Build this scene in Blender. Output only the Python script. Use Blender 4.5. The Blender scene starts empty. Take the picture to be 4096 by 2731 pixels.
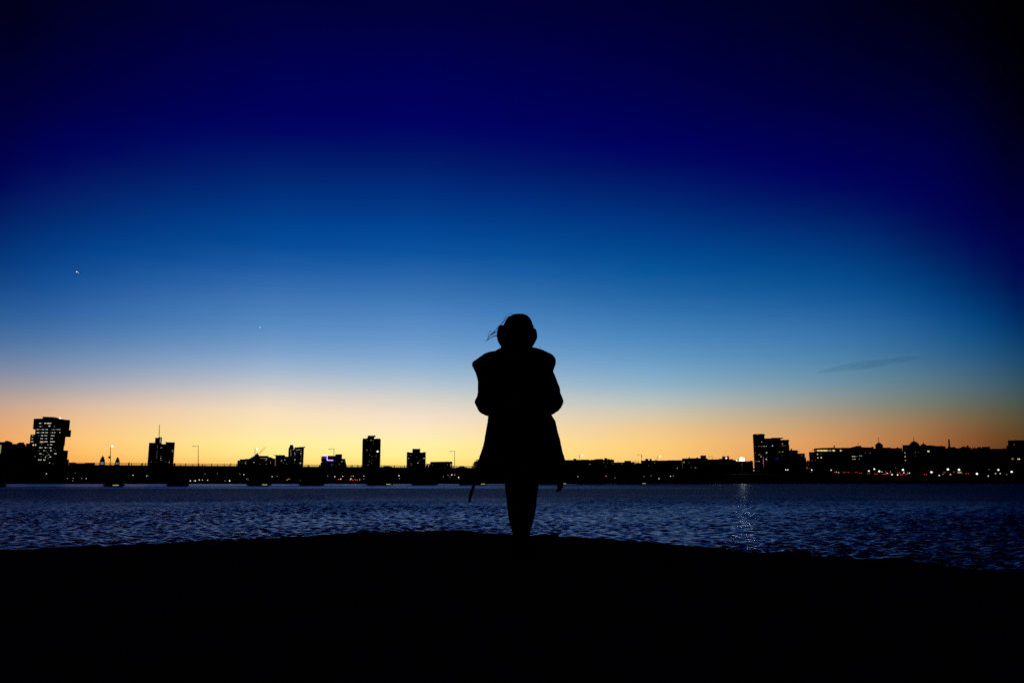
import bpy, bmesh, math, random
from mathutils import Vector, Matrix
R_ = random.Random(7)
SC = bpy.context.scene
COL = SC.collection

# ------------------------------------------------------------------ camera
F = 3186.0; CX, CY = 2048.0, 1365.5
PITCH = math.radians(9.8); CAMZ = 2.3
cp, sp = math.cos(PITCH), math.sin(PITCH)
cam = bpy.data.objects.new("camera", bpy.data.cameras.new("camera")); COL.objects.link(cam)
cam.location = (0, 0, CAMZ); cam.rotation_euler = (math.pi/2 + PITCH, 0, 0)
cam.data.sensor_width = 36; cam.data.lens = F/4096*36
cam.data.clip_start = 0.05; cam.data.clip_end = 80000
SC.camera = cam

def ray(px, py):
    u = (px-CX)/F; v = (CY-py)/F
    return Vector((u, cp - v*sp, sp + v*cp))
def at(px, py, Y):
    d = ray(px, py); s = Y/d.y
    return Vector((d.x*s, Y, CAMZ + d.z*s))
def S(k, zx, zy=0):                 # enlarged strip k -> photo pixel
    return 512*k + zx/4.594, 1640 + zy/4.594
HOR = 1916.0
GZ = CAMZ - 0.51                    # ground the person stands on
PY = 5.52                           # distance of the person

# ------------------------------------------------------------------ materials
def mat(name, col, rough=0.8, noise=0.25, scale=3.0, spec=0.2):
    m = bpy.data.materials.new(name); m.use_nodes = True
    nt = m.node_tree; b = nt.nodes["Principled BSDF"]
    b.inputs["Roughness"].default_value = rough
    b.inputs["Specular IOR Level"].default_value = spec
    tc = nt.nodes.new("ShaderNodeTexCoord"); n = nt.nodes.new("ShaderNodeTexNoise")
    n.inputs["Scale"].default_value = scale; n.inputs["Detail"].default_value = 4
    nt.links.new(tc.outputs["Object"], n.inputs["Vector"])
    r = nt.nodes.new("ShaderNodeValToRGB")
    r.color_ramp.elements[0].position = 0.3; r.color_ramp.elements[1].position = 0.7
    r.color_ramp.elements[0].color = [c*(1-noise) for c in col]+[1]
    r.color_ramp.elements[1].color = [c*(1+noise) for c in col]+[1]
    nt.links.new(n.outputs["Fac"], r.inputs["Fac"])
    nt.links.new(r.outputs["Color"], b.inputs["Base Color"])
    return m
def facade(name, col, sx=3.0, sz=3.4):
    """masonry with rows of unlit dark panes"""
    m = mat(name, col, 0.85, 0.2, 0.3, 0.1); nt = m.node_tree; b = nt.nodes["Principled BSDF"]
    tc = nt.nodes.new("ShaderNodeTexCoord"); sep = nt.nodes.new("ShaderNodeSeparateXYZ"); cmb = nt.nodes.new("ShaderNodeCombineXYZ")
    nt.links.new(tc.outputs["Object"], sep.inputs[0])
    nt.links.new(sep.outputs["X"], cmb.inputs["X"]); nt.links.new(sep.outputs["Z"], cmb.inputs["Y"])
    br = nt.nodes.new("ShaderNodeTexBrick"); br.offset = 0.0
    br.inputs["Scale"].default_value = 1; br.inputs["Brick Width"].default_value = sx; br.inputs["Row Height"].default_value = sz
    br.inputs["Mortar Size"].default_value = 0.55; br.inputs["Mortar Smooth"].default_value = 0.0
    nt.links.new(cmb.outputs[0], br.inputs["Vector"])
    mx = nt.nodes.new("ShaderNodeMix"); mx.data_type = 'RGBA'
    nt.links.new(br.outputs["Fac"], mx.inputs["Factor"])
    mx.inputs[6].default_value = (0.012, 0.013, 0.015, 1)
    src = b.inputs["Base Color"].links[0].from_socket
    nt.links.new(src, mx.inputs[7]); nt.links.new(mx.outputs[2], b.inputs["Base Color"])
    return m
def emit(name, col, strength, sample=True):
    m = bpy.data.materials.new(name); m.use_nodes = True
    b = m.node_tree.nodes["Principled BSDF"]
    b.inputs["Base Color"].default_value = (*[c*0.5 for c in col], 1)
    b.inputs["Emission Color"].default_value = (*col, 1); b.inputs["Emission Strength"].default_value = strength
    m.cycles.emission_sampling = 'FRONT' if sample else 'NONE'
    return m
M = dict(
    concrete=facade("concrete_facade", (0.08, 0.078, 0.075)), brick=facade("brick_facade", (0.075, 0.045, 0.035), 2.4, 3.2),
    glassy=facade("glass_facade", (0.04, 0.045, 0.05), 1.6, 3.6), plain=mat("dark_render", (0.05, 0.05, 0.05), 0.9, 0.2, 0.4, 0.1),
    metal=mat("dark_metal", (0.03, 0.03, 0.03), 0.6, 0.2, 2), rust=mat("painted_steel", (0.07, 0.03, 0.022), 0.6, 0.2, 2),
    slate=mat("roof_slate", (0.04, 0.04, 0.045), 0.9, 0.2, 0.6, 0.1),
    granite=mat("granite", (0.05, 0.048, 0.045), 0.95, 0.35, 9, 0.0), land=mat("bank_soil", (0.008, 0.009, 0.007), 1, 0.3, 0.05, 0.0),
    ground=mat("paving", (0.03, 0.03, 0.028), 1.0, 0.35, 6, 0.0), bark=mat("bark", (0.05, 0.032, 0.024), 0.95, 0.3, 4, 0.0),
    coat=mat("coat_nylon", (0.012, 0.012, 0.013), 0.95, 0.2, 14, 0.0), denim=mat("dark_denim", (0.010, 0.011, 0.014), 1, 0.2, 60, 0.0),
    skin=mat("skin", (0.18, 0.11, 0.085), 0.8, 0.1, 20, 0.1), hair=mat("dark_hair", (0.010, 0.007, 0.005), 0.9, 0.3, 40, 0.0),
    plastic=mat("black_plastic", (0.010, 0.010, 0.010), 0.8, 0.15, 20, 0.0), leather=mat("boot_leather", (0.014, 0.011, 0.009), 0.9, 0.3, 30, 0.0),
    cloth=mat("dark_clothes", (0.02, 0.02, 0.022), 1, 0.2, 20, 0.0), carpaint=mat("car_paint", (0.03, 0.03, 0.035), 0.5, 0.1, 2, 0.1),
    rubber=mat("rubber", (0.015, 0.015, 0.015), 0.9, 0.1, 8, 0.0), carglass=mat("tinted_glass", (0.01, 0.011, 0.012), 0.4, 0.1, 2, 0.2),
    litcap=mat("pale_stone", (0.35, 0.33, 0.3), 0.9, 0.15, 0.8, 0.1), grass=mat("dry_grass", (0.03, 0.025, 0.012), 1, 0.3, 30, 0.0),
    white_skin=mat("aircraft_paint", (0.05, 0.05, 0.055), 0.6, 0.1, 0.5, 0.1),
    w=emit("window_white", (1, 0.93, 0.78), 0.72, False), y=emit("window_yellow", (1, 0.82, 0.36), 0.75, False),
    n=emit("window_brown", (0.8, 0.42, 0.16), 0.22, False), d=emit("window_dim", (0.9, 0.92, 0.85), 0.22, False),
    r=emit("light_red", (1, 0.05, 0.03), 1.6, False), b=emit("light_blue", (0.03, 0.03, 1), 0.8, False),
    v=emit("light_violet", (0.62, 0.45, 1), 1.8, False), g=emit("glow_olive", (0.75, 0.7, 0.3), 0.32, False),
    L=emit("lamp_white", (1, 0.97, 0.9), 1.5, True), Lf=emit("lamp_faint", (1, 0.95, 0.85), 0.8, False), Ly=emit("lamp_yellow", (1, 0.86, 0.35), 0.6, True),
    Lo=emit("lamp_orange", (1, 0.42, 0.08), 0.8, False), flood=emit("flood_white", (1, 0.9, 0.76), 300, True),
    tail=emit("tail_red", (1, 0.04, 0.025), 3.0, False), star=emit("star_white", (0.9, 0.96, 1), 0.85, False),
    plane=emit("landing_light", (1, 0.9, 0.9), 1.5, False), planeg=emit("wing_light", (0.6, 1, 0.9), 1.0, False),
    redhot=emit("lamp_red", (1, 0.3, 0.2), 1.6, False),
)

# ------------------------------------------------------------------ mesh helpers
class MB:
    def __init__(s): s.v = []; s.f = []; s.mi = []
    def add(s, v, f, mi=0):
        o = len(s.v); s.v += [tuple(p) for p in v]; s.f += [tuple(i+o for i in q) for q in f]; s.mi += [mi]*len(f); return s
    def box(s, x0, x1, y0, y1, z0, z1, mi=0):
        v = [(x0,y0,z0),(x1,y0,z0),(x1,y1,z0),(x0,y1,z0),(x0,y0,z1),(x1,y0,z1),(x1,y1,z1),(x0,y1,z1)]
        return s.add(v, [(0,3,2,1),(4,5,6,7),(0,1,5,4),(1,2,6,5),(2,3,7,6),(3,0,4,7)], mi)
    def prism(s, pts, y0, y1, mi=0):          # outline in x,z pushed along y
        n = len(pts); v = [(x,y0,z) for x,z in pts]+[(x,y1,z) for x,z in pts]
        f = [tuple(range(n)), tuple(range(2*n-1, n-1, -1))]+[(i, n+i, n+(i+1)%n, (i+1)%n) for i in range(n)]
        return s.add(v, f, mi)
    def slab(s, pts, z0, z1, mi=0):           # outline in x,y pushed along z
        n = len(pts); v = [(x,y,z0) for x,y in pts]+[(x,y,z1) for x,y in pts]
        f = [tuple(range(n-1,-1,-1)), tuple(range(n, 2*n))]+[(i, (i+1)%n, n+(i+1)%n, n+i) for i in range(n)]
        return s.add(v, f, mi)
    def tube(s, pts, rads, n=6, mi=0):
        pts = [Vector(p) for p in pts]
        if not hasattr(rads, '__len__'): rads = [rads]*len(pts)
        v = []; f = []; ref = None
        for i, p in enumerate(pts):
            t = (pts[min(i+1, len(pts)-1)]-pts[max(i-1, 0)]).normalized()
            if ref is None or abs(t.dot(ref)) > 0.95: ref = Vector((0,0,1)) if abs(t.z) < 0.9 else Vector((1,0,0))
            a = t.cross(ref).normalized(); b = t.cross(a)
            for k in range(n):
                w = 2*math.pi*k/n; v.append(p + (a*math.cos(w)+b*math.sin(w))*rads[i])
        for i in range(len(pts)-1):
            for k in range(n): f.append((i*n+k, i*n+(k+1)%n, (i+1)*n+(k+1)%n, (i+1)*n+k))
        f.append(tuple(range(n-1,-1,-1))); m = (len(pts)-1)*n; f.append(tuple(range(m, m+n)))
        return s.add(v, f, mi)
    def ball(s, c, r, n=10, mi=0):
        rx, ry, rz = r if hasattr(r, '__len__') else (r, r, r); c = Vector(c); h = max(4, n//2)
        v = [c+Vector((0,0,-rz))]; f = []
        for i in range(1, h):
            a = -math.pi/2+math.pi*i/h
            for k in range(n):
                w = 2*math.pi*k/n; v.append(c+Vector((rx*math.cos(a)*math.cos(w), ry*math.cos(a)*math.sin(w), rz*math.sin(a))))
        v.append(c+Vector((0,0,rz)))
        for k in range(n): f.append((0, 1+(k+1)%n, 1+k))
        for i in range(h-2):
            for k in range(n):
                a = 1+i*n+k; b = 1+i*n+(k+1)%n; f.append((a, b, b+n, a+n))
        m = 1+(h-2)*n
        for k in range(n): f.append((m+k, m+(k+1)%n, len(v)-1))
        return s.add(v, f, mi)
    def loft(s, rings, mi=0):                 # rings of equal length, capped
        n = len(rings[0]); v = [p for r in rings for p in r]; f = []
        for i in range(len(rings)-1):
            for k in range(n): f.append((i*n+k, i*n+(k+1)%n, (i+1)*n+(k+1)%n, (i+1)*n+k))
        f.append(tuple(range(n-1,-1,-1))); m = (len(rings)-1)*n; f.append(tuple(range(m, m+n)))
        return s.add(v, f, mi)
    def lathe(s, prof, c=(0,0,0), n=20, mi=0):
        rings = [[(c[0]+max(r,1e-3)*math.cos(2*math.pi*k/n), c[1]+max(r,1e-3)*math.sin(2*math.pi*k/n), c[2]+z) for k in range(n)] for r, z in prof]
        return s.loft(rings, mi)
    def mesh(s, name, mats, smooth=False):
        me = bpy.data.meshes.new(name); me.from_pydata(s.v, [], s.f)
        for m in (mats if isinstance(mats, (list, tuple)) else [mats]): me.materials.append(m)
        me.polygons.foreach_set('material_index', s.mi)
        bm = bmesh.new(); bm.from_mesh(me); bmesh.ops.recalc_face_normals(bm, faces=bm.faces); bm.to_mesh(me); bm.free()
        if smooth: me.polygons.foreach_set('use_smooth', [True]*len(me.polygons))
        me.update(); return me
    def obj(s, name, mats, parent=None, smooth=False):
        return link(name, s.mesh(name, mats, smooth), parent)
def link(name, me, parent=None):
    o = bpy.data.objects.new(name, me); COL.objects.link(o)
    if parent: o.parent = parent
    return o
def tag(o, label, cat, group=None):
    o['label'] = label; o['category'] = cat
    if group: o['group'] = group
    return o
def thing(name, label, cat, loc=(0,0,0), rz=0.0, group=None):
    o = bpy.data.objects.new(name, None); COL.objects.link(o)
    o.location = loc; o.rotation_euler = (0,0,rz); o.empty_display_size = 0.2
    return tag(o, label, cat, group)
def struct(o, kind='structure'): o['kind'] = kind; return o
def lerp(a, b, t): return a+(b-a)*t
def interp(tab, x):
    if x <= tab[0][0]: return tab[0][1]
    for (x0, y0), (x1, y1) in zip(tab, tab[1:]):
        if x <= x1: return lerp(y0, y1, (x-x0)/(x1-x0))
    return tab[-1][1]

# ------------------------------------------------------------------ sky (by direction: elevation and azimuth)
SKY = {   # photo column x : (photo row y, display colour) from the top of the frame down to the skyline
 0:   [(0,(0,0,10)),(200,(0,0,30)),(400,(0,0,55)),(560,(0,0,72)),(680,(0,5,85)),(760,(2,22,92)),(870,(2,38,105)),(980,(2,55,122)),(1070,(15,68,132)),(1140,(28,80,142)),(1240,(50,98,152)),(1320,(75,112,158)),(1400,(105,128,160)),(1460,(132,140,158)),(1520,(160,150,150)),(1580,(188,158,140)),(1640,(208,160,125)),(1700,(228,160,108)),(1760,(238,158,96)),(1850,(240,138,68)),(1916,(232,118,55))],
 220: [(0,(1,1,18)),(108,(0,0,30)),(217,(0,0,42)),(325,(0,0,55)),(434,(0,0,70)),(542,(0,0,85)),(607,(0,3,88)),(672,(2,15,91)),(760,(4,30,101)),(867,(0,46,116)),(976,(2,63,136)),(1062,(15,75,144)),(1138,(31,87,156)),(1247,(56,106,166)),(1322,(82,121,171)),(1409,(116,141,176)),(1463,(141,152,176)),(1518,(171,166,170)),(1572,(205,180,161)),(1626,(228,186,148)),(1680,(243,190,132)),(1740,(252,194,116)),(1800,(255,192,102)),(1850,(255,165,80)),(1916,(250,140,62))],
 1000:[(0,(1,1,35)),(108,(0,0,49)),(217,(0,0,64)),(325,(0,0,79)),(434,(0,0,91)),(488,(0,2,95)),(542,(0,11,98)),(596,(0,21,101)),(650,(0,31,106)),(759,(0,47,123)),(867,(0,64,141)),(976,(6,77,153)),(1030,(25,87,161)),(1084,(41,100,169)),(1171,(66,119,181)),(1247,(82,132,190)),(1301,(97,143,195)),(1355,(118,157,200)),(1409,(144,172,204)),(1463,(174,188,205)),(1518,(205,203,205)),(1572,(234,216,195)),(1626,(250,225,185)),(1700,(254,230,172)),(1760,(255,238,158)),(1810,(255,236,142)),(1850,(255,222,120)),(1870,(255,200,100)),(1916,(255,165,72))],
 1750:[(0,(1,1,35)),(108,(0,0,49)),(217,(0,0,66)),(325,(0,0,83)),(434,(0,0,94)),(498,(0,3,97)),(564,(0,15,100)),(650,(0,29,108)),(759,(0,47,125)),(867,(0,64,142)),(976,(6,80,155)),(1084,(41,101,170)),(1171,(62,119,182)),(1247,(82,136,195)),(1301,(97,146,200)),(1355,(112,157,205)),(1409,(133,171,209)),(1463,(158,186,209)),(1518,(188,201,206)),(1561,(211,209,202)),(1604,(231,217,200)),(1648,(245,224,203)),(1690,(252,231,198)),(1740,(254,239,182)),(1800,(255,243,158)),(1845,(255,240,142)),(1868,(255,226,112)),(1916,(255,185,80))],
 2600:[(0,(0,1,28)),(115,(0,0,41)),(230,(0,0,55)),(344,(0,0,70)),(459,(0,0,84)),(574,(0,0,94)),(620,(0,5,96)),(689,(0,21,101)),(758,(0,33,109)),(861,(0,51,126)),(976,(0,70,142)),(1056,(6,83,152)),(1148,(31,99,162)),(1217,(50,113,173)),(1286,(67,129,183)),(1355,(87,143,192)),(1412,(107,156,198)),(1469,(130,171,201)),(1527,(157,184,197)),(1573,(184,195,191)),(1619,(205,200,180)),(1653,(220,202,165)),(1699,(238,202,145)),(1745,(252,204,130)),(1791,(255,208,124)),(1840,(255,204,112)),(1916,(255,165,80))],
 3300:[(0,(0,1,18)),(115,(0,0,28)),(230,(0,0,39)),(344,(0,0,53)),(459,(0,0,68)),(574,(0,0,80)),(689,(0,0,90)),(735,(0,8,92)),(804,(0,22,98)),(895,(0,41,111)),(976,(0,58,126)),(1068,(2,73,139)),(1148,(16,86,150)),(1217,(36,99,160)),(1286,(55,113,170)),(1355,(67,126,174)),(1424,(88,138,172)),(1492,(112,148,168)),(1550,(138,154,156)),(1607,(160,154,138)),(1665,(188,156,116)),(1722,(210,156,102)),(1780,(222,152,90)),(1840,(222,142,76)),(1916,(215,120,58))],
 3700:[(0,(0,0,10)),(115,(0,0,20)),(230,(0,0,30)),(344,(0,0,42)),(459,(0,0,56)),(574,(0,0,70)),(689,(0,0,78)),(780,(0,4,84)),(850,(0,15,88)),(935,(0,32,96)),(1010,(0,46,110)),(1090,(0,62,124)),(1160,(8,74,136)),(1217,(20,83,142)),(1286,(36,94,148)),(1355,(50,103,148)),(1424,(70,113,144)),(1492,(90,122,136)),(1550,(108,124,120)),(1607,(125,122,102)),(1665,(148,118,82)),(1722,(165,112,66)),(1780,(172,105,56)),(1916,(160,85,40))],
 3900:[(0,(0,0,4)),(115,(0,0,10)),(230,(0,0,19)),(344,(0,0,30)),(459,(0,0,43)),(574,(0,0,56)),(689,(0,0,66)),(804,(0,2,77)),(895,(0,12,84)),(976,(0,28,92)),(1068,(0,45,105)),(1148,(0,60,120)),(1217,(5,70,129)),(1286,(20,80,132)),(1355,(35,88,134)),(1424,(52,95,131)),(1492,(75,104,122)),(1550,(92,106,104)),(1607,(106,100,82)),(1665,(122,94,62)),(1722,(132,84,47)),(1780,(132,76,38)),(1916,(120,62,26))],
 4096:[(0,(0,0,0)),(300,(0,0,3)),(459,(0,0,12)),(574,(0,0,28)),(689,(0,0,44)),(804,(0,0,60)),(918,(0,2,72)),(1033,(0,14,76)),(1148,(0,34,90)),(1217,(0,46,98)),(1286,(6,58,104)),(1355,(18,68,108)),(1424,(32,74,104)),(1492,(48,80,96)),(1550,(62,82,82)),(1607,(72,78,62)),(1665,(82,72,45)),(1722,(86,62,32)),(1780,(86,54,24)),(1916,(75,42,16))],
}
def s2l(c):
    c = c/255.0
    return c/12.92 if c <= 0.04045 else ((c+0.055)/1.055)**2.4
def colsample(tab, y):
    if y <= tab[0][0]: return tab[0][1]
    for (a, ca), (b, cb) in zip(tab, tab[1:]):
        if y <= b:
            t = (y-a)/(b-a); return tuple(lerp(p, q, t) for p, q in zip(ca, cb))
    return tab[-1][1]
def skycol(px, py):
    xs = sorted(SKY); px = min(max(px, xs[0]), xs[-1]); py0 = py
    py -= interp([(250, 0), (450, 20), (1000, 24), (1300, 34), (1560, 38), (1700, 18), (1790, 0)], py0)
    py -= interp([(0, 1), (450, 0), (4096, 0)], px)*interp([(300, 0), (600, 40), (1100, 30), (1500, 0)], py0)
    py -= interp([(3500, 0), (3700, 30), (3900, 80), (4096, 95)], px)*interp([(450, 0), (900, 1), (1120, 1), (1500, 0)], py0)
    py = min(max(py, 0), 1916)
    for a, b in zip(xs, xs[1:]):
        if px <= b:
            t = (px-a)/(b-a); A = colsample(SKY[a], py); B = colsample(SKY[b], py)
            g = interp([(0, 8), (400, 18), (1500, 22), (2600, 20), (3300, 12), (3700, 6), (3950, 0)], px)*max(0, 1-py0/420)
            C = [lerp(p, q, t) for p, q in zip(A, B)]; return (C[0], C[1], C[2]+g)
def dir2px(az, el):
    d = Vector((math.sin(az)*math.cos(el), math.cos(az)*math.cos(el), math.sin(el)))
    fwd = d.y*cp + d.z*sp; up = -d.y*sp + d.z*cp
    return CX + F*d.x/fwd, CY - F*up/fwd
w = bpy.data.worlds.new("World"); SC.world = w; w.use_nodes = True
nt = w.node_tree; nt.nodes.clear(); N = nt.nodes.new; LK = nt.links.new
def mth(op, a, b=None):
    n = N("ShaderNodeMath"); n.operation = op
    for i, q in enumerate([a, b]):
        if q is None: continue
        if isinstance(q, (int, float)): n.inputs[i].default_value = q
        else: LK(q, n.inputs[i])
    return n.outputs[0]
tc = N("ShaderNodeTexCoord"); sx = N("ShaderNodeSeparateXYZ"); LK(tc.outputs["Generated"], sx.inputs[0])
elev = mth('MULTIPLY', mth('ARCSINE', sx.outputs["Z"]), 180/math.pi)
azim = mth('MULTIPLY', mth('ARCTAN2', sx.outputs["X"], sx.outputs["Y"]), 180/math.pi)
EMAX = 50.0
fac = mth('DIVIDE', elev, EMAX)
AZ = [-75, -34, -31, -28, -24, -17, -7, 2, 10, 16, 20, 23, 25, 27, 29, 31, 33, 35, 70]
ELS = [0, .8, 1.6, 2.5, 3.5, 4.5, 5.5, 6.5, 7.5, 8.5, 9.5, 10.5, 11.7, 13, 14.5, 16, 17.5, 19, 20.5, 22, 23.5, 25, 27, 29.5, 32, 36, 50]
prev = None; out = None
for i, a in enumerate(AZ):
    r = N("ShaderNodeValToRGB"); cr = r.color_ramp; cr.interpolation = 'LINEAR'
    for j, e in enumerate(ELS):
        if abs(a) >= 70:
            c = tuple(lerp(p, q, min(1, e/25)) for p, q in zip((14, 16, 34), (0, 0, 22)))
        elif e > 33.5: c = tuple(q*(0.9 if e < 40 else 0.35) for q in skycol(*dir2px(math.radians(a), math.radians(33))))
        else: c = skycol(*dir2px(math.radians(a), math.radians(e)))
        lin = [s2l(q) for q in c]+[1]
        el = cr.elements[0] if j == 0 else (cr.elements[1] if j == 1 else cr.elements.new(e/EMAX))
        el.position = e/EMAX; el.color = lin
    LK(fac, r.inputs["Fac"])
    if out is None: out = r.outputs["Color"]
    else:
        mr = N("ShaderNodeMapRange"); mr.clamp = True
        mr.inputs["From Min"].default_value = AZ[i-1]; mr.inputs["From Max"].default_value = a
        LK(azim, mr.inputs["Value"])
        mx = N("ShaderNodeMix"); mx.data_type = 'RGBA'
        LK(mr.outputs[0], mx.inputs["Factor"]); LK(out, mx.inputs[6]); LK(r.outputs["Color"], mx.inputs[7]); out = mx.outputs[2]
bg = N("ShaderNodeBackground"); bg.inputs["Strength"].default_value = 1.0; LK(out, bg.inputs["Color"])
nish = N("ShaderNodeTexSky"); nish.sky_type = 'NISHITA'; nish.sun_disc = False
SUN_EL, SUN_AZ = math.radians(-5), math.radians(-9)
nish.sun_elevation = SUN_EL; nish.sun_rotation = SUN_AZ
bg2 = N("ShaderNodeBackground"); bg2.inputs["Strength"].default_value = 0.01; LK(nish.outputs[0], bg2.inputs["Color"])
ad = N("ShaderNodeAddShader"); LK(bg.outputs[0], ad.inputs[0]); LK(bg2.outputs[0], ad.inputs[1])
wo = N("ShaderNodeOutputWorld"); LK(ad.outputs[0], wo.inputs["Surface"])
w.cycles.sampling_method = 'MANUAL'; w.cycles.sample_map_resolution = 1024
sun = bpy.data.objects.new("sun", bpy.data.lights.new("sun", 'SUN')); COL.objects.link(sun)
sun.data.energy = 0.05; sun.data.angle = math.radians(0.5); sun.data.color = (1, 0.8, 0.55)
sd = Vector((math.sin(SUN_AZ)*math.cos(SUN_EL), math.cos(SUN_AZ)*math.cos(SUN_EL), math.sin(SUN_EL)))
sun.rotation_euler = sd.to_track_quat('Z', 'Y').to_euler()
SC.view_settings.view_transform = 'Standard'; SC.view_settings.look = 'None'
SC.view_settings.exposure = 0; SC.view_settings.gamma = 1
SC.render.dither_intensity = 1.0
SC.cycles.use_denoising = False; SC.cycles.sample_clamp_indirect = 12; SC.cycles.max_bounces = 4
SC.cycles.caustics_reflective = False; SC.cycles.caustics_refractive = False

# ------------------------------------------------------------------ water and land
WSLOPE = 0.34
ROUGH = [(0, .2), (50, .2), (90, .24), (130, .3), (185, .3), (235, .3), (290, .3), (407, .3)]
MIRROR = [(0, 1.0), (44, .95), (64, .55), (95, .26), (185, .22), (212, .55), (300, .75), (407, .6)]
RUFFLE = [(0, .030), (48, .034), (68, .075), (95, .2), (190, .28), (215, .035), (290, .022), (407, .03)]
LANDP = [(405, -1.5), (406.9, -1.5), (407, 0.9), (440, 2.0), (690, 8.0), (1000, 15.5), (1400, 17), (3000, 20), (40000, 26)]
def land(Y): return interp(LANDP, Y)
mb = MB(); v = []; XS = [-40000, -4000, -800, 0, 800, 4000, 40000]
for Y, z in LANDP: v += [(x, Y, z) for x in XS]
f = [(i*7+j, i*7+j+1, (i+1)*7+j+1, (i+1)*7+j) for i in range(len(LANDP)-1) for j in range(6)]
mb.add(v, f); struct(mb.obj("far_bank", M['land']))
# river: a wind-ruffled surface; waves too fine for the mesh at a distance become surface roughness
import numpy as np
wm = bpy.data.materials.new("river_water"); wm.use_nodes = True; nt = wm.node_tree; b = nt.nodes["Principled BSDF"]
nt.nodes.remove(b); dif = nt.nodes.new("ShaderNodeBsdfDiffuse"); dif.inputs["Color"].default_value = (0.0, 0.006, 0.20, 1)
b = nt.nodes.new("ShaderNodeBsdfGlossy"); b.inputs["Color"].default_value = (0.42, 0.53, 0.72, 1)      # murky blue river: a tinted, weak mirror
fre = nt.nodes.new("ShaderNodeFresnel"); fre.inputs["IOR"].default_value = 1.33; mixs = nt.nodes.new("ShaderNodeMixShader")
nt.links.new(dif.outputs[0], mixs.inputs[1]); nt.links.new(b.outputs[0], mixs.inputs[2])
nt.links.new(mixs.outputs[0], nt.nodes["Material Output"].inputs["Surface"])
tcw = nt.nodes.new("ShaderNodeTexCoord")
def wnoise(scale, sy, detail, rough=0.5, rot=0.0):
    mp = nt.nodes.new("ShaderNodeMapping"); mp.inputs["Scale"].default_value = (scale, scale*sy, scale); mp.inputs["Rotation"].default_value = (0, 0, rot)
    nt.links.new(tcw.outputs["Object"], mp.inputs["Vector"])
    n = nt.nodes.new("ShaderNodeTexNoise"); n.inputs["Scale"].default_value = 1; n.inputs["Detail"].default_value = detail; n.inputs["Roughness"].default_value = rough
    nt.links.new(mp.outputs[0], n.inputs["Vector"]); return n.outputs["Fac"]
def wm2(op, a, c):
    n = nt.nodes.new("ShaderNodeMath"); n.operation = op
    for i, q in enumerate((a, c)):
        if isinstance(q, (int, float)): n.inputs[i].default_value = q
        else: nt.links.new(q, n.inputs[i])
    return n.outputs[0]
sepw = nt.nodes.new("ShaderNodeSeparateXYZ"); nt.links.new(tcw.outputs["Object"], sepw.inputs[0])
ypos = wm2('ADD', sepw.outputs["Y"], wm2('MULTIPLY', wm2('SUBTRACT', wnoise(0.022, 2.6, 2), 0.5), 46.0))
crw = nt.nodes.new("ShaderNodeValToRGB"); cr = crw.color_ramp
for i, (p, val) in enumerate(ROUGH):
    el = cr.elements[i] if i < 2 else cr.elements.new(p/407.0)
    el.position = p/407.0; el.color = (val, val, val, 1)
nt.links.new(wm2('DIVIDE', ypos, 407.0), crw.inputs["Fac"])
nt.links.new(crw.outputs["Color"], b.inputs["Roughness"])
bump = nt.nodes.new("ShaderNodeBump"); bump.inputs["Strength"].default_value = 1.0; bump.inputs["Distance"].default_value = 1.0
crb = nt.nodes.new("ShaderNodeValToRGB"); cr = crb.color_ramp
for i, (p, val) in enumerate(RUFFLE):
    el = cr.elements[i] if i < 2 else cr.elements.new(p/407.0)
    el.position = p/407.0; el.color = (val, val, val, 1)
nt.links.new(wm2('DIVIDE', ypos, 407.0), crb.inputs["Fac"])
lee = nt.nodes.new("ShaderNodeMapRange"); lee.clamp = True      # the slick lies on the left half of the river only
lee.inputs["From Min"].default_value = -40; lee.inputs["From Max"].default_value = 60; lee.inputs["To Max"].default_value = 0.32
nt.links.new(sepw.outputs["X"], lee.inputs["Value"])
atc = nt.nodes.new('ShaderNodeAttribute'); atc.attribute_name = 'calm'; slick = wm2('SUBTRACT', 1.0, wm2('MULTIPLY', atc.outputs['Fac'], 0.7))
nt.links.new(wm2('MULTIPLY', wm2('MULTIPLY', wnoise(4.0, 1.0, 2), slick), wm2('MAXIMUM', crb.outputs["Color"], wm2('MULTIPLY', lee.outputs[0], wm2('GREATER_THAN', sepw.outputs["Y"], 170.0)))), bump.inputs["Height"]); nt.links.new(bump.outputs[0], b.inputs["Normal"]); nt.links.new(bump.outputs[0], fre.inputs["Normal"])
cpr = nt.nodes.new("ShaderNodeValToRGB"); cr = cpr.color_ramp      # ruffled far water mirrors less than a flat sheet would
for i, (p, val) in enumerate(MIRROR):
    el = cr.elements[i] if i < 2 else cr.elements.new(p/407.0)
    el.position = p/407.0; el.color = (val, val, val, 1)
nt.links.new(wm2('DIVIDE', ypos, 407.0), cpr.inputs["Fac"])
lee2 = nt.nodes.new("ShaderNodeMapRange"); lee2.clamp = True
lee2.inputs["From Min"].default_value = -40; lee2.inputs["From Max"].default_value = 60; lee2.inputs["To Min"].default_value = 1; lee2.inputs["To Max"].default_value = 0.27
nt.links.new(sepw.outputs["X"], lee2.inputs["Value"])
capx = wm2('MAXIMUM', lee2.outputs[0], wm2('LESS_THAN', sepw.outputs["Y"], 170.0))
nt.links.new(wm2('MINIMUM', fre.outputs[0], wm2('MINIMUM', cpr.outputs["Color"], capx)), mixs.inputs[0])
rng = np.random.default_rng(5); ST_ = 0.0021
yr = 30*np.exp(np.arange(int(math.log(407.4/30)/ST_)+1)*ST_); yr[-1] = 407.4; yr = np.concatenate([np.arange(3.0, 29.99, .065), yr])
tr_ = np.arange(-0.8, 0.8001, ST_*1.05); Yg, Tg = np.meshgrid(yr, tr_, indexing='ij'); Ylod = np.maximum(Yg, 30.0); Xg = Ylod*Tg; Zg = np.zeros_like(Xg); NW = 96
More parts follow.
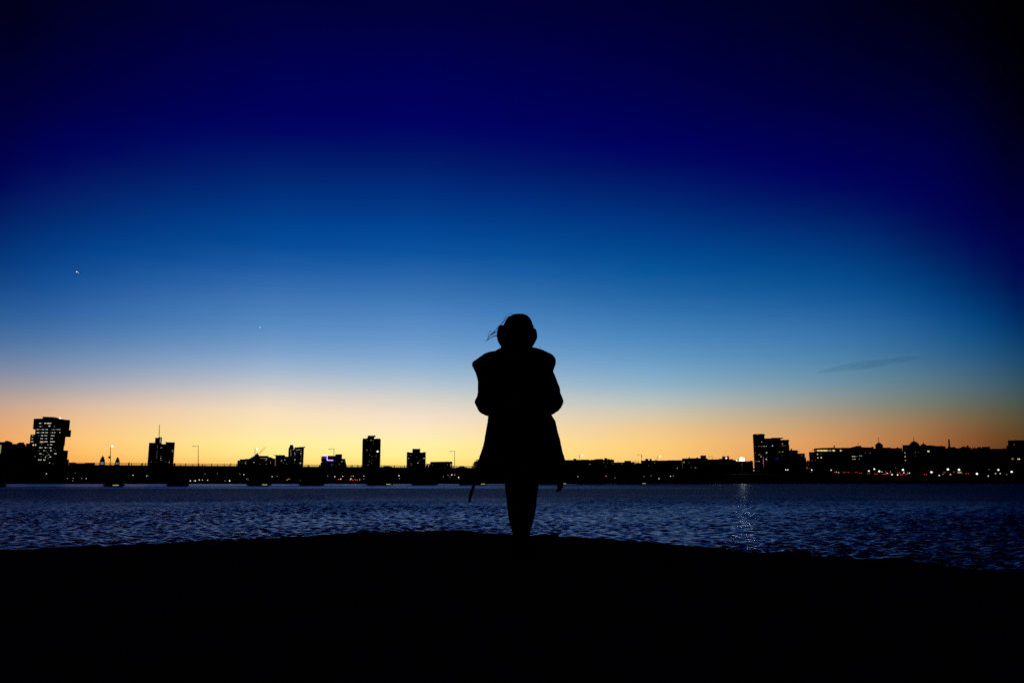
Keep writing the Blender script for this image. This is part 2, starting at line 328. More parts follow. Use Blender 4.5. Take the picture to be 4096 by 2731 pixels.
lams = np.exp(rng.uniform(math.log(0.26), math.log(1.15), NW)); dirs = math.radians(250)+rng.normal(0, math.radians(42), NW); phs = rng.uniform(0, 2*math.pi, NW)
gust = 0.85+0.35*np.sin(Xg*0.11+1.3*np.sin(Yg*0.05))*np.sin(Yg*0.083+0.9*np.sin(Xg*0.06))
calm = 0.75*np.exp(-((Xg-5)/8)**2-((Yg-33)/5)**2)+0.6*np.exp(-((Xg-30)/24)**2-((Yg-72)/17)**2)+0.4*np.exp(-((Xg+9)/9)**2-((Yg-42)/10)**2)
calm += 0.25*np.sin(Xg*.21+Yg*.05+1)*np.sin(Yg*.14-Xg*.07); calm = np.clip(calm, 0, .85); gust = gust*(1-.55*calm)
for l, dd, ph in zip(lams, dirs, phs):
    k = 2*math.pi/l; am = WSLOPE*math.sqrt(2/NW)/k
    wgt = np.clip((l/(ST_*Ylod)-2.5)/3.5, 0, 1)
    p_ = k*(Xg*math.cos(dd)+Yg*math.sin(dd))+ph
    Zg += am*wgt*(np.sin(p_)+0.22*np.cos(2*p_))
Zg *= gust
nr, nc = Xg.shape; V_ = np.stack([Xg, Yg, Zg], -1).reshape(-1, 3)
ii = (np.arange(nr-1)[:, None]*nc+np.arange(nc-1)[None, :]).ravel(); Q_ = np.stack([ii, ii+1, ii+nc+1, ii+nc], -1)
nv = len(V_); V_ = np.vstack([V_, [(-4000,-300,-.14),(4000,-300,-.14),(4000,407.5,-.14),(-4000,407.5,-.14)]]); Q_ = np.vstack([Q_, [(nv, nv+1, nv+2, nv+3)]])
me = bpy.data.meshes.new("water"); me.vertices.add(len(V_)); me.vertices.foreach_set('co', V_.astype(np.float32).ravel())
me.loops.add(Q_.size); me.loops.foreach_set('vertex_index', Q_.astype(np.int32).ravel())
me.polygons.add(len(Q_)); me.polygons.foreach_set('loop_start', np.arange(0, Q_.size, 4, dtype=np.int32))
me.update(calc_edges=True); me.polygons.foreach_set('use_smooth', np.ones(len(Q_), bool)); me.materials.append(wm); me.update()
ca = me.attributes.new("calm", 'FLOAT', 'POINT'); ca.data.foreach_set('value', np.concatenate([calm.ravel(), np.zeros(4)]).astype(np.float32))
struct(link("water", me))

# near bank: edge outline of the terrace, in photo pixels on its top
EDGE = [(-200,2208),(0,2198),(92,2195),(180,2192),(280,2188),(340,2187),(417,2182.5),(470,2181),(518,2177),(590,2176),(667,2169.5),(745,2167),(845,2159.5),(905,2158),(982,2153.5),(1080,2149),(1190,2143.5),(1300,2137),(1400,2131.5),(1520,2127),(1640,2124),(1741,2122),(1846,2121.5),(1880,2123),(1916,2128),(1953,2131),(2010,2134.5),(2056,2137.5),(2118,2141),(2183,2142),(2236,2144),(2290,2146),(2354,2150.5),(2410,2154),(2473,2157.5),(2540,2163),(2609,2168.6),(2680,2174),(2745,2180.5),(2800,2186),(2864,2191.5),(2930,2197),(2991,2202.6),(3040,2206),(3101,2208),(3161,2212),(3243,2222),(3330,2228),(3449,2239),(3540,2243),(3627,2247),(3700,2257),(3755,2263),(3870,2272),(3992,2279),(4096,2285),(4300,2297)]
def onground(px, py, z=GZ):
    d = ray(px, py); s = (z-CAMZ)/d.z; return Vector((d.x*s, d.y*s, z))
pts = []
for a, c in zip(EDGE, EDGE[1:]):
    for t in (0, .25, .5, .75):
        p = onground(lerp(a[0], c[0], t), lerp(a[1], c[1], t)); p.y += R_.uniform(-.02, .025); pts.append((p.x, p.y))
pts = [(-300, 1.0), (-40, 2.6)] + pts + [(40, -2.0), (300, -12), (300, -300), (-300, -300)]
mb = MB(); mb.slab(pts, -1.2, GZ); n = len(pts); zj = 0.0
for i in range(3, n-4):
    zj = .6*zj + R_.gauss(0, .003); x, y, z = mb.v[n+i]; mb.v[n+i] = (x, y, z+max(-.006, min(.008, zj)))
struct(mb.obj("ground", M['ground']))
# three lifted coping stones on the edge
def coping(name, label, P, dep):
    n = len(P); topf = []; topb = []
    for px, py in P:
        base = onground(px, 2146 if px < 2600 else (2218 if px < 3300 else 2244))
        q = at(px, py, base.y); topf.append(q); topb.append(q - Vector((q.x, q.y, 0)).normalized()*dep - Vector((0, 0, .004)))
    v = [*topf, *topb, *[Vector((q.x, q.y, GZ-0.02)) for q in topf], *[Vector((q.x, q.y, GZ-0.02)) for q in topb]]
    f = [tuple(range(n)), ] if False else []
    for i in range(n-1):
        f += [(i, i+1, n+i+1, n+i), (2*n+i, 2*n+i+1, i+1, i), (n+i, n+i+1, 3*n+i+1, 3*n+i)]
    f += [(0, n, 3*n, 2*n), (n-1, 2*n-1, 4*n-1, 3*n-1)]
    b_ = MB(); b_.add(v, f); return tag(b_.obj(name, M['granite']), label, "coping stone", "lifted coping stones on the near edge")
coping("coping_stone", "black lifted coping stone beside the person's feet on the near edge", [(2100,2141),(2125,2140.4),(2150,2138.5),(2183,2135.6),(2210,2135.3),(2230,2135.4),(2235,2137)], 0.35)
coping("coping_stone", "long tilted coping stone on the near edge, ending in a sharp step, beneath the floodlight", [(3060,2208),(3101,2207),(3130,2204.5),(3161,2201.6),(3190,2199.8),(3225,2199.8),(3240,2201),(3243,2203)], 0.4)
coping("coping_stone", "low tilted coping stone nearest the right end of the near edge", [(3449,2239.5),(3490,2235),(3543,2230),(3585,2228),(3627,2228),(3639,2231)], 0.3)
# dry grass sprig curling over the edge at the left
b_ = MB(); g0 = onground(948, 2153)
for j, (a, h, l) in enumerate([(0.0, .045, .05), (.5, .02, .04), (-.6, .025, .03), (2.6, .02, .05)]):
    b_.tube([g0+Vector((l*math.cos(a)*t, .3*l*math.sin(a)*t, h*math.sin(math.pi*min(t, .92))+.001)) for t in (0, .2, .4, .6, .8, 1)], [.0035, .0035, .003, .003, .002, .001], 5)
tag(b_.obj("grass_sprig", M['grass']), "tiny curled sprig of dry grass on the near edge, left half", "grass sprig")

# ------------------------------------------------------------------ buildings
class Bld:
    def __init__(s, name, label, cat, k, zxc, R, group=None, material='concrete'):
        s.k = k; s.R = R; s.m = M[material]; px, _ = S(k, zxc)
        d = ray(px, 1850); s.az = math.atan2(d.x, d.y)
        s.ex = Vector((math.cos(s.az), -math.sin(s.az), 0)); s.ey = Vector((math.sin(s.az), math.cos(s.az), 0)); s.o = s.ey*R
        s.base = land(s.o.y) - 0.5; s.boxes = []
        s.root = thing(name, label, cat, (s.o.x, s.o.y, 0), -s.az, group); s.px = px
    def pr(s, zx, zy, dy=0.0, k=None):
        px, py = S(s.k if k is None else k, zx, zy); d = ray(px, py); t = (s.R+dy)/d.dot(s.ey)
        return (d*t).dot(s.ex), CAMZ + d.z*t
    def box(s, name, x0, x1, top, bot=None, dy=0.0, dep=None, m=None, parent=None):
        zt = s.pr((x0+x1)/2, top, dy)[1]; zb = s.base if bot is None else s.pr((x0+x1)/2, bot, dy)[1]
        mid = (top + (bot if bot is not None else 1045))/2
        pad = 4 if (bot is None and s.k >= 4) else 0
        a = s.pr(x0-pad, mid, dy)[0]; c = s.pr(x1+pad, mid, dy)[0]
        if dep is None: dep = max(8.0, min(28.0, (c-a)*0.8))
        b_ = MB(); b_.box(a, c, dy, dy+dep, zb, zt); s.boxes.append((a, c, zb, zt, dy))
        return b_.obj(name, M[m] if m else s.m, parent or s.root)
    def poly(s, name, P, dy=0.0, dep=18.0, m=None, parent=None, base=True):
        q = [s.pr(x, y, dy) for x, y in P]
        if base: w_ = (2.2 if s.k >= 6 else .3); q = [(q[0][0]-w_, s.base)] + q + [(q[-1][0]+w_, s.base)]
        b_ = MB(); b_.prism(q, dy, dy+dep)
        s.boxes.append((min(x for x, _ in q), max(x for x, _ in q), min(z for _, z in q), max(z for _, z in q), dy))
        return b_.obj(name, M[m] if m else s.m, parent or s.root)
    def front(s, lx, z):
        c = [b[4] for b in s.boxes if b[0]-.3 <= lx <= b[1]+.3 and b[2]-.3 <= z <= b[3]+.3]
        return min(c) if c else 0.0
    def win(s, zx, zy, w=13, h=12, m='w', name="window", k=None):
        lx, z = s.pr(zx, zy, k=k); u = s.R/F/4.594
        dy = s.front(lx, z); b_ = MB(); hw, hh_ = w*u*.43, h*u*.43
        b_.box(lx-hw, lx+hw, dy-.12, dy-.01, z-hh_, z+hh_); return b_.obj(name, M[m], s.root)
    def wins(s, L, k=None):
        for q in L:
            q = list(q); m = q.pop() if isinstance(q[-1], str) else 'w'
            s.win(*q, m=m, k=k)
    def lamp(s, zx, zy, dia, m='L', name="roof_lamp", k=None):
        lx, z = s.pr(zx, zy, k=k); r = dia*s.R/F/4.594/2; dy = s.front(lx, z)
        b_ = MB(); b_.ball((lx, dy-r-.02, z), r, 10); return b_.obj(name, M[m], s.root)
    def rod(s, name, P, r, m='metal', dy=4.0):
        q = [s.pr(x, y, dy) for x, y in P]; b_ = MB(); b_.tube([(x, dy, z) for x, z in q], r, 6); return b_.obj(name, M[m], s.root)

# --- left bank cluster
b1 = Bld("apartment_block", "low dark block cut by the left picture edge, with a small rooftop hut", "building", 0, 90, 900, material='brick')
b1.box("wall", -260, 207, 583); b1.box("side_wing", 150, 330, 625, None, 6, 10); b1.box("penthouse", 84, 195, 568, 583); b1.box("roof_hut", 118, 145, 558, 568)
b1.win(5, 715, 26, 150, 'g')
b2 = Bld("apartment_block", "dark block with square rooftop shed, between the left-edge block and the stacked-box tower", "building", 0, 330, 920, material='brick')
b2.box("wall", 207, 448, 620); b2.box("side_wing", 380, 560, 656, None, 6, 10); b2.box("penthouse", 312, 446, 605, 620); b2.box("roof_shed", 342, 446, 592, 605); b2.lamp(286, 637, 18, 'L', "wall_lamp")
b3 = Bld("office_block", "low dark block touching the left foot of the stacked-box tower", "building", 0, 540, 930)
b3.box("wall", 449, 640, 655); b3.box("penthouse", 478, 600, 610, 655)
bu = Bld("tower_block", "tall tower of shifted stacked boxes full of lit windows, at far left", "tower", 0, 900, 1150)
bu.box("upper_block", 612, 1283, 178, 335, -3, 34); bu.poly("crown_block", [(616,178),(618,158),(690,153),(1090,155),(1283,186),(1283,178.5)], -2.9, 33, base=False)
bu.box("penthouse", 783, 1000, 122, 155, 3, 20); bu.poly("skylight", [(1002,155),(1003,125),(1092,148),(1092,155)], 4, 12, 'litcap', base=False)
bu.box("shaft", 637, 1204, 335, 640, 0, 30); bu.box("cantilever_block", 1040, 1305, 362, 475, -2, 24); bu.box("shaft_base", 690, 1160, 640, None, 1, 28)
bu.box("left_wing", 530, 700, 446, None, -1, 24); bu.box("podium", 1000, 1238, 738, None, -2.5, 26); bu.box("podium_step", 1130, 1262, 905, None, -4, 20); bu.box("foot_block", 480, 760, 640, None, -3.5, 20)
bu.lamp(1105, 150, 32)
bu.wins([(738,243,26),(770,243,8,8,'d'),(833,243,34),(884,244,28,16),(918,245,20,16),(938,242,10),(738,300,14),(768,300,20,8,'d'),(908,293,26,16),(998,303,24,7,'d')])
bu.wins([(x,355,9,14) for x in (690,712,780,803,850,873,988,1055,1080,1103)]+[(x,357,6,13,'d') for x in (668,735,758,825,945,965,1010,1032)])
bu.wins([(x,411,12,14) for x in (685,708,775,797,845,868,963,1005,1098)]+[(x,413,7,14,'d') for x in (730,753,820,940,985)])
bu.wins([(x,467,11,13) for x in (762,782,828,850,945,967,990,597)]+[(x,467,7,11,'d') for x in (622,805,873,713)])
bu.wins([(x,522,12,14) for x in (595,755,778,848,938,962)]+[(x,522,7,11,'d') for x in (575,825,868)])
bu.wins([(588,576,42,9),(768,578,52,11),(843,578,52,11),(962,578,72,11),(765,595,60,10,'g')])
bu.wins([(612,640,22,26,'y'),(655,640,14,26,'y'),(880,632,10,11),(940,632,32,10),(760,633,14,6,'d'),(560,631,16,5,'d')])
bu.wins([(550,684,32,7,'d'),(600,703,12,14),(740,688,32,11),(772,688,9,9),(835,688,24,12),(880,684,9,9,'d'),(927,689,26,13)])
bu.wins([(718,745,7,9,'d'),(800,741,11,8),(845,744,14,7,'d'),(815,743,9,8),(936,744,22,13),(985,718,8,8,'d'),(1022,745,8,10,'d')])
bu.wins([(741,800,32,10),(790,812,14,7,'d'),(870,775,9,8,'d'),(893,797,9,9,'d'),(900,822,18,14,'d'),(866,830,14,9,'d'),(1018,798,34,12)])
bu.wins([(838,857,11,12),(924,857,26,11),(605,851,22,8),(640,851,10,10),(760,855,8,6,'d'),(833,880,9,14,'d'),(883,884,9,8,'d'),(515,865,9,14,'d'),(574,913,7,14,'d')])
bu.wins([(x,912,12,14) for x in (710,733,755,803,825)]+[(482,908,18,16),(530,960,22,10),(910,967,14,14),(980,984,9,7,'d'),(813,988,18,16)])
b4 = Bld("low_building", "long low flat building between the stacked-box tower and the twin spires", "building", 0, 1500, 800)
b4.box("wall", 1264, 1745, 975); b4.box("roof_parapet", 1264, 1400, 962, 975); b4.box("stair_hut", 1566, 1598, 963, 975); b4.box("roof_box", 1604, 1745, 963, 975)
for x in (1320, 1338, 1352): b4.rod("vent_pipe", [(x, 975), (x, 948)], .12)

def spire(zx, top, half, label):
    s = Bld("church_spire", label, "spire", 0, zx, 620, "pair of floodlit pointed spires")
    lx, zt = s.pr(zx, top); zb = s.pr(zx, 1003)[1]; h = zt-zb; r = half*s.R/F/4.594
    prof = [(1, 0), (1.0, .2), (.96, .3), (.86, .45), (.66, .65), (.4, .82), (.18, .93), (.02, 1)]
    b_ = MB(); b_.lathe([(r*.92, s.base), (r*.92, zb+.02*h)], (lx, 3, 0), 8); b_.obj("tower", s.m, s.root)
    b_ = MB(); b_.lathe([(q*r, zb+.3*h+(.7*h)*(t-.3)/.7) for q, t in prof if t >= .3], (lx, 3, 0), 12); b_.obj("roof", M['rust'], s.root)
    b_ = MB(); b_.lathe([(r*.85, zb), (r*.8, zb+.3*h)], (lx, 3, 0), 12); b_.obj("glow_drum", M['d'], s.root)  # base drum glows by itself in place of floodlighting
    for j in range(8):
        a = j*math.pi/4+.2; b_ = MB(); b_.tube([(lx+r*math.cos(a)*.95, 3+r*math.sin(a)*.95, zb-.1), (lx+r*math.cos(a)*.93, 3+r*math.sin(a)*.93, zb+.31*h)], .13, 5); b_.obj("column", M['plain'], s.root)
    s.lamp(zx-10, 985, 20, 'w', "spotlight")
spire(1890, 830, 42, "larger and left of the two pointed spires lit white at their base")
spire(2166, 852, 36, "smaller and right of the two pointed spires lit white at their base")

ba = Bld("apartment_tower", "dark square tower with a tall thin rooftop mast, left of centre", "tower", 1, 605, 850, material='concrete')
ba.box("left_slab", 370, 500, 597, None, 0, 20); ba.box("middle_slab", 500, 680, 620, None, 1, 22); ba.box("right_slab", 680, 846, 588, None, 0, 20)
ba.box("penthouse", 497, 622, 505, 620, 2, 14); ba.box("roof_tank", 567, 590, 488, 505, 4, 5); ba.box("roof_box", 678, 720, 583, 588, 2, 6); ba.box("annex", 838, 872, 972, None, -2, 12)
ba.rod("mast", [(570, 490), (576, 370), (581, 262)], [.34, .3, .22]); ba.rod("aerial", [(603, 505), (604, 482)], .16); ba.rod("aerial", [(612, 505), (622, 492)], .2)
ba.win(597, 560, 22, 80, 'g')  # emissive panel standing in for the dim light on the penthouse side
ba.wins([(540,652,8,9,'d'),(540,685,8,9,'d'),(612,690,28,14,'d'),(535,763,9,9,'d'),(530,800,8,8,'d'),(528,838,8,8,'d'),(525,875,8,8,'d'),(605,842,8,8,'d'),(602,878,9,12),(600,915,14,9,'d'),(625,912,9,8,'d'),(760,917,7,8,'d'),(757,955,9,14),(695,950,6,8,'d'),(428,950,7,13,'d'),(520,955,6,8,'d'),(820,738,30,24,'n'),(823,766,20,16,'n')])

bc = Bld("stepped_building", "dark building stepping up rightwards to a smoking chimney, left of the slanted-roof tower", "building", 2, -20, 780, material='brick')
o = 2352
for nm, x0, x1, t, dy in [("step_wing", 2009-o, 2052-o, 922, 0), ("step_wing", 2052-o, 2150-o, 900, .5), ("step_wing", 2150-o, 2225-o, 893, 0), ("step_wing", 2225-o, 2255-o, 883, .5), ("step_wing", 2255-o, 2295-o, 860, 1), ("step_wing", 2295-o, 2325-o, 838, 1.5), ("main_block", 2325-o, 51, 815, 2), ("right_block", 51, 224, 838, .5), ("right_wing", 224, 262, 860, 1), ("link", 262, 352, 886, 1.5)]:
    bc.box(nm, x0, x1, t, None, dy, 16)
bc.box("chimney", 3, 36, 790, 815, 5, 3); bc.box("roof_box", 268, 290, 864, 886, 3, 4); bc.box("roof_box", 292, 312, 876, 886, 3, 4)
bc.win(140, 880, 144, 7, 'd')
bc.wins([(190,906,18,9),(172,927,10,9,'d'),(190,988,16,9,'d'),(72,990,10,9,'d'),(152,904,8,7,'d'),(2168-o,940,8,12,'d'),(2152-o,962,9,9),(2168-o,963,8,8,'d'),(2162-o,985,16,9,'d'),(2312-o,957,11,13),(2055-o,962,8,8,'d'),(2100-o,963,7,7,'d'),(320,1035,8,10,'d'),(268,960,5,60,'g')])
be = Bld("office_block", "flat-topped dark block with a projecting roof edge, attached left of the slanted-roof tower", "building", 2, 470, 760)
be.box("wall", 355, 532, 829); be.box("roof_edge", 333, 532, 823, 828.5, -1.5, 16); be.box("wing", 532, 588, 851, None, 1, 14)
be.wins([(468,927,12,11),(530,910,10,11),(503,965,10,10,'d'),(562,985,12,9,'d'),(363,1003,11,9,'d'),(362,963,8,7,'d'),(468,945,7,6,'d')])
bd = Bld("office_tower", "tower with a slanted overhanging roof and lit window columns, left of the violet-lit building", "tower", 2, 740, 760, material='glassy')
bd.box("left_shaft", 591, 692, 691, None, -.5, 18); bd.box("lift_tower", 621, 682, 637, 691, 2, 9); bd.box("lift_shoulder", 613, 690, 668, 691, 1, 11); bd.box("link", 692, 711, 706, None, 1.5, 14)
bd.poly("right_shaft", [(711,690),(711,683),(884,674),(866,1030)], 0, 18)
q = [bd.pr(709, 683, -1), bd.pr(905, 670, -1), bd.pr(905, 675, -1), bd.pr(709, 689, -1)]
b_ = MB(); b_.prism(q, -1.6, 19.5); b_.obj("roof", M['slate'], bd.root)
bd.wins([(641,y,10,20,'g') for y in (728,752,778,804,830)]+[(692,718,24,9),(765,728,70,10,'d'),(795,720,12,9),(750,757,9,9,'d'),(833,758,22,12,'d'),(825,795,18,12),(713,795,13,13)]
        +[(713,y,7,8,'d') for y in (772,820,836)]+[(715,908,16,14),(825,818,8,8,'d'),(825,835,8,8,'d'),(825,890,9,10,'d'),(825,911,9,9,'d'),(820,967,18,16),(800,968,10,12,'d'),(810,985,22,10,'d'),(818,1025,10,9,'d'),(708,940,7,8,'d'),(708,965,7,8,'d'),(865,912,6,14,'d'),(828,720,16,7,'d'),(838,862,7,8,'d')])
bp = Bld("tapering_building", "building with splayed sides and a stepped violet-white light strip, left of centre", "building", 2, 1420, 700)
bp.poly("body", [(1172,1045),(1186,985),(1195,950),(1201,846),(1215,834),(1305,834),(1320,838),(1456,838),(1640,892),(1650,955),(1672,1045)] if False else [(1172,1045),(1186,985),(1195,950),(1201,846),(1215,834),(1320,836),(1457,838),(1457,892),(1640,892),(1650,955),(1660,1000),(1672,1045)], 0, 20)
bp.box("roof_block", 1457, 1581, 809, 892, -.3, 15); bp.rod("vent_pipe", [(1545, 809), (1545, 800)], .25)
def strip(P, wz):
    q = [bp.pr(x, y) for x, y in P]; u = bp.R/F/4.594*wz/2
    for (xa, za), (xb, zb) in zip(q, q[1:]):
        b_ = MB()
        if abs(xb-xa) > abs(zb-za): b_.box(min(xa, xb)-u, max(xa, xb)+u, -.75, -.4, za-u, za+u)
        else: b_.box(xa-u, xa+u, -.75, -.4, min(za, zb)+u, max(za, zb)-u)
        b_.obj("light_strip", M['v'], bp.root)
strip([(1218,838),(1310,838),(1310,919),(1412,919)], 11)
b_ = MB(); x0, z1 = bp.pr(1291, 848); x1, z0 = bp.pr(1302, 918); b_.box(x0, x1, -.3, -.05, z0, z1); b_.obj("halo_panel", M['b'], bp.root)  # blue halo of the light strip, put in as an emissive panel
bp.win(1210, 868, 20, 36, 'n'); bp.win(1265, 873, 70, 8, 'n')
bp.wins([(1203,945,16,13),(1580,940,11,15),(1628,935,18,7,'d'),(1532,993,12,15,'d'),(1385,997,10,9,'d'),(1411,997,7,7,'d'),(1385,1025,8,8,'d'),(1605,1048,10,9,'d'),(1447,920,8,8,'b'),(1450,945,9,9,'b'),(1465,1025,8,8,'b')])
bt = Bld("apartment_tower", "slim dark tower with a square penthouse and a bright roof lamp, left of the person", "tower", 2, 2118, 800, material='brick')
bt.poly("shaft", [(1954,1050),(1965,520),(1990,520),(2050,521),(2284,519),(2272,1050)], 0, 20); bt.box("penthouse", 2051, 2197, 468, 520, 3, 13); bt.box("parapet_step", 2030, 2051, 511, 520, 3, 10); bt.box("parapet_step", 1964, 1987, 515, 519.5, .5, 8)
for i in range(19):
    y = 545+27*i; xx = lerp(2284, 2272, (y-520)/530); lx, z = bt.pr(xx, y); b_ = MB(); b_.box(lx-.1, lx+.55, 4, 14, z-.9, z+.6); b_.obj("balcony", M['concrete'], bt.root)
    xx = lerp(1965, 1954, (y-520)/530); lx, z = bt.pr(xx, y); b_ = MB(); b_.box(lx-.45, lx+.1, 4, 14, z-.9, z+.6); b_.obj("balcony", M['concrete'], bt.root)
for x in (2090, 2132, 2178): bt.rod("aerial", [(x, 468), (x, 453)], .25, dy=8)
bt.lamp(2187, 510, 27)
bt.wins([(2048,555,8,7,'d'),(2101,554,6,10,'d'),(2113,554,9,13),(2158,555,11,8,'d'),(2160,612,8,8,'d'),(2040,733,9,11),(2112,733,9,6,'d'),(2088,820,12,10,'d'),(2208,825,7,8,'d'),(2130,850,7,9,'d'),(2208,855,8,9,'d'),(2128,912,8,8,'d'),(2080,940,12,9,'d'),(2122,972,8,8,'d'),(2059,1005,14,14,'d')])
bg_ = Bld("apartment_tower", "broad dark tower with a square central penthouse, nearest the person's left", "tower", 3, 592, 760)
bg_.box("shaft", 416, 766, 775, None, 0, 22); bg_.box("penthouse", 521, 665, 709, 775, 3, 14); bg_.box("corner_turret", 424, 462, 768, 775, .5, 4); bg_.box("corner_turret", 722, 762, 768, 775, .5, 4); bg_.rod("aerial", [(657, 709), (657, 699)], .2, dy=8)
bg_.wins([(437,827,8,7,'d'),(482,826,9,8,'d'),(495,826,8,8,'d'),(453,884,13,9),(737,883,15,17),(711,886,16,10,'n'),(605,853,7,6,'d'),(660,915,8,8,'d'),(633,945,7,7,'d'),(622,971,12,14),(495,974,20,10,'n'),(497,1003,12,10,'d'),(513,1000,9,12,'n'),(492,1033,9,10,'d'),(424,800,8,8,'n')])
bh = Bld("flat_block", "long low flat-roofed block between the square-penthouse tower and the person", "building", 3, 1010, 690)
bh.box("link", 766, 852, 985, None, 1, 14); bh.poly("wall", [(852,948),(1150,943),(1255,943)], 0, 16)
bh.wins([(775,1005,14,16),(820,1006,14,16),(820,1035,12,13),(888,1007,8,10,'d'),(1165,1002,9,13,'d'),(1225,995,15,16),(1226,1027,16,12),(1247,1005,16,44,'n'),(1118,1059,12,13)])

# --- right bank, from the person rightwards
row = []
def low(name, label, k, xc, R, boxes, wins=(), m='brick', group=None):
    B = Bld(name, label, "building", k, xc, R, group, m)
    for i, q in enumerate(boxes): B.box(q[0], q[1], q[2], q[3], q[4] if len(q) > 4 else None, q[5] if len(q) > 5 else .4*i, 14 if len(q) < 5 or q[4] is None else 6)
    B.wins(wins); return B
low("low_building", "low roof with small stair hut just right of the person's coat", 4, 1060, 760, [("wall", 800, 1226, 914), ("stair_hut", 1128, 1180, 890, 914), ("parapet", 1180, 1226, 908, 914)], [(1137,937,7,8,'d')])
low("low_building", "low flat roof directly beneath the lit street lamp right of the person", 4, 1340, 770, [("wall", 1226, 1452, 914), ("parapet", 1258, 1418, 906, 914)], [(1430,992,9,12)])
low("brick_building", "low stepped block with a square roof box, left of the bare trees", 4, 1660, 780, [("wall", 1452, 1873, 908), ("roof_step", 1512, 1545, 900, 908), ("roof_step", 1545, 1672, 895, 908), ("roof_box", 1697, 1748, 878, 908), ("roof_step", 1748, 1796, 895, 908), ("roof_vent", 1815, 1830, 893, 908)],
    [(1680,960,6,8,'d'),(1690,960,6,8,'d'),(1750,920,8,9,'d'),(1758,960,7,7,'d'),(1835,958,8,8,'d'),(1850,985,8,7,'d'),(1868,985,8,7,'d'),(1718,1035,7,7,'d')])
low("low_building", "low block with one raised square end, just left of the bare trees", 4, 2030, 760, [("wall", 1873, 2240, 957), ("raised_end", 2065, 2190, 928, 957)], [(2020,985,20,6,'g')])
gb = Bld("gabled_house", "small house with a pitched roof behind the bare trees", "house", 4, 2310, 700, None, 'brick')
gb.box("wall", 2246, 2380, 990); q = [gb.pr(2236, 996, -.8), gb.pr(2292, 967, -.8), gb.pr(2372, 972, -.8), gb.pr(2385, 996, -.8)]; b_ = MB(); b_.prism(q, -.8, 15); b_.obj("roof", M['slate'], gb.root)
lw = low("low_building", "long flat-roofed building with a lamp-lit square hut at its left end", 5, 390, 740, [("wall", 22, 770, 922), ("hut", 95, 212, 892, 922), ("parapet", 212, 290, 925.5, 928), ("roof_vent", 284, 300, 904, 922), ("right_parapet", 500, 770, 917, 922)], [(275,965,9,10,'d'),(160,1015,8,8,'d')])
lw.lamp(165, 908, 20)
lw2 = low("brick_building", "flat block with the tallest square roof box, left of the floodlight", 5, 1000, 750, [("wall", 778, 1240, 884), ("roof_step", 890, 1112, 880, 884), ("roof_vent", 893, 915, 863, 884), ("roof_vent", 1036, 1065, 866, 884), ("roof_box", 1112, 1215, 830, 884)], [(808,955,15,16),(897,960,10,7,'d'),(942,1052,12,8,'d'),(1018,1058,11,11),(1050,1061,8,8,'d')])
lw3 = low("brick_building", "low block with a two-eared lamp-lit roof hut, beside the floodlight", 5, 1480, 750, [("wall", 1240, 1712, 900), ("roof_step", 1445, 1640, 890, 900), ("hut", 1508, 1638, 850, 890), ("chimney", 1524, 1537, 838, 850), ("chimney", 1610, 1626, 836, 850)], [])
lw3.lamp(1585, 878, 30)
low("low_building", "lowest flat roof behind and beneath the floodlight", 5, 1850, 745, [("wall", 1712, 2075, 938), ("roof_step", 1712, 1768, 914, 938), ("roof_hut", 2018, 2066, 928, 938)], [(2090,1106,11,11)])
fl = Bld("floodlight_mast", "glaring white floodlight above the far bank, left of the tall right-hand tower", "floodlight", 5, 1872, 640)
lx, z = fl.pr(1872, 905); b_ = MB(); b_.tube([(lx, .6, land(fl.o.y)), (lx, .6, z+1)], [.28, .2], 8); b_.obj("mast", M['metal'], fl.root)
b_ = MB(); b_.box(lx-1.6, lx+1.6, .2, .5, z-1.3, z+1.3); b_.obj("frame", M['metal'], fl.root)
for i in range(3):
    for j in range(2):
        b_ = MB(); b_.ball((lx-.95+.95*i, .05, z-.55+1.1*j), (.5, .3, .58), 12); b_.obj("flood_lamp", M['flood'], fl.root)
b_ = MB(); x2, z2 = fl.pr(1772, 917); b_.ball((x2, -.1, z2), .5, 10); b_.obj("side_lamp", M['L'], fl.root)
b_ = MB(); b_.tube([(x2, .2, z2), (lx, .5, z2)], .08, 6); b_.tube([(x2, .2, z2+.7), (lx, .5, z2+.7)], .08, 6); b_.obj("gantry", M['metal'], fl.root)
tr = Bld("office_tower", "tallest dark tower on the right bank with a red light on its corner", "tower", 5, 2240, 820)
tr.poly("main_shaft", [(2096,940),(2072,437),(2264,434),(2264,940)], 0, 24); tr.box("side_shaft", 2264, 2297, 450, None, 1, 22); tr.poly("side_roof", [(2264,450.5),(2264,434),(2297,449),(2297,450.5)], 1.1, 20, base=False)
tr.box("right_block", 2297, 2352+243, 515, None, 2, 22); tr.box("roof_plant", 2352+60, 2352+275, 505, 515, 4, 14); tr.box("lower_block", 2352+243, 2352+390, 575, None, 1.5, 22); tr.box("cornice", 2352+240, 2352+387, 543, 575, 1, 22)
tr.box("plinth_block", 2352+385, 2352+397, 635, None, 2.5, 18)
tr.lamp(2082, 432, 18, 'redhot', "warning_light"); tr.win(2157, 446, 58, 6, 'd')
p = 2352
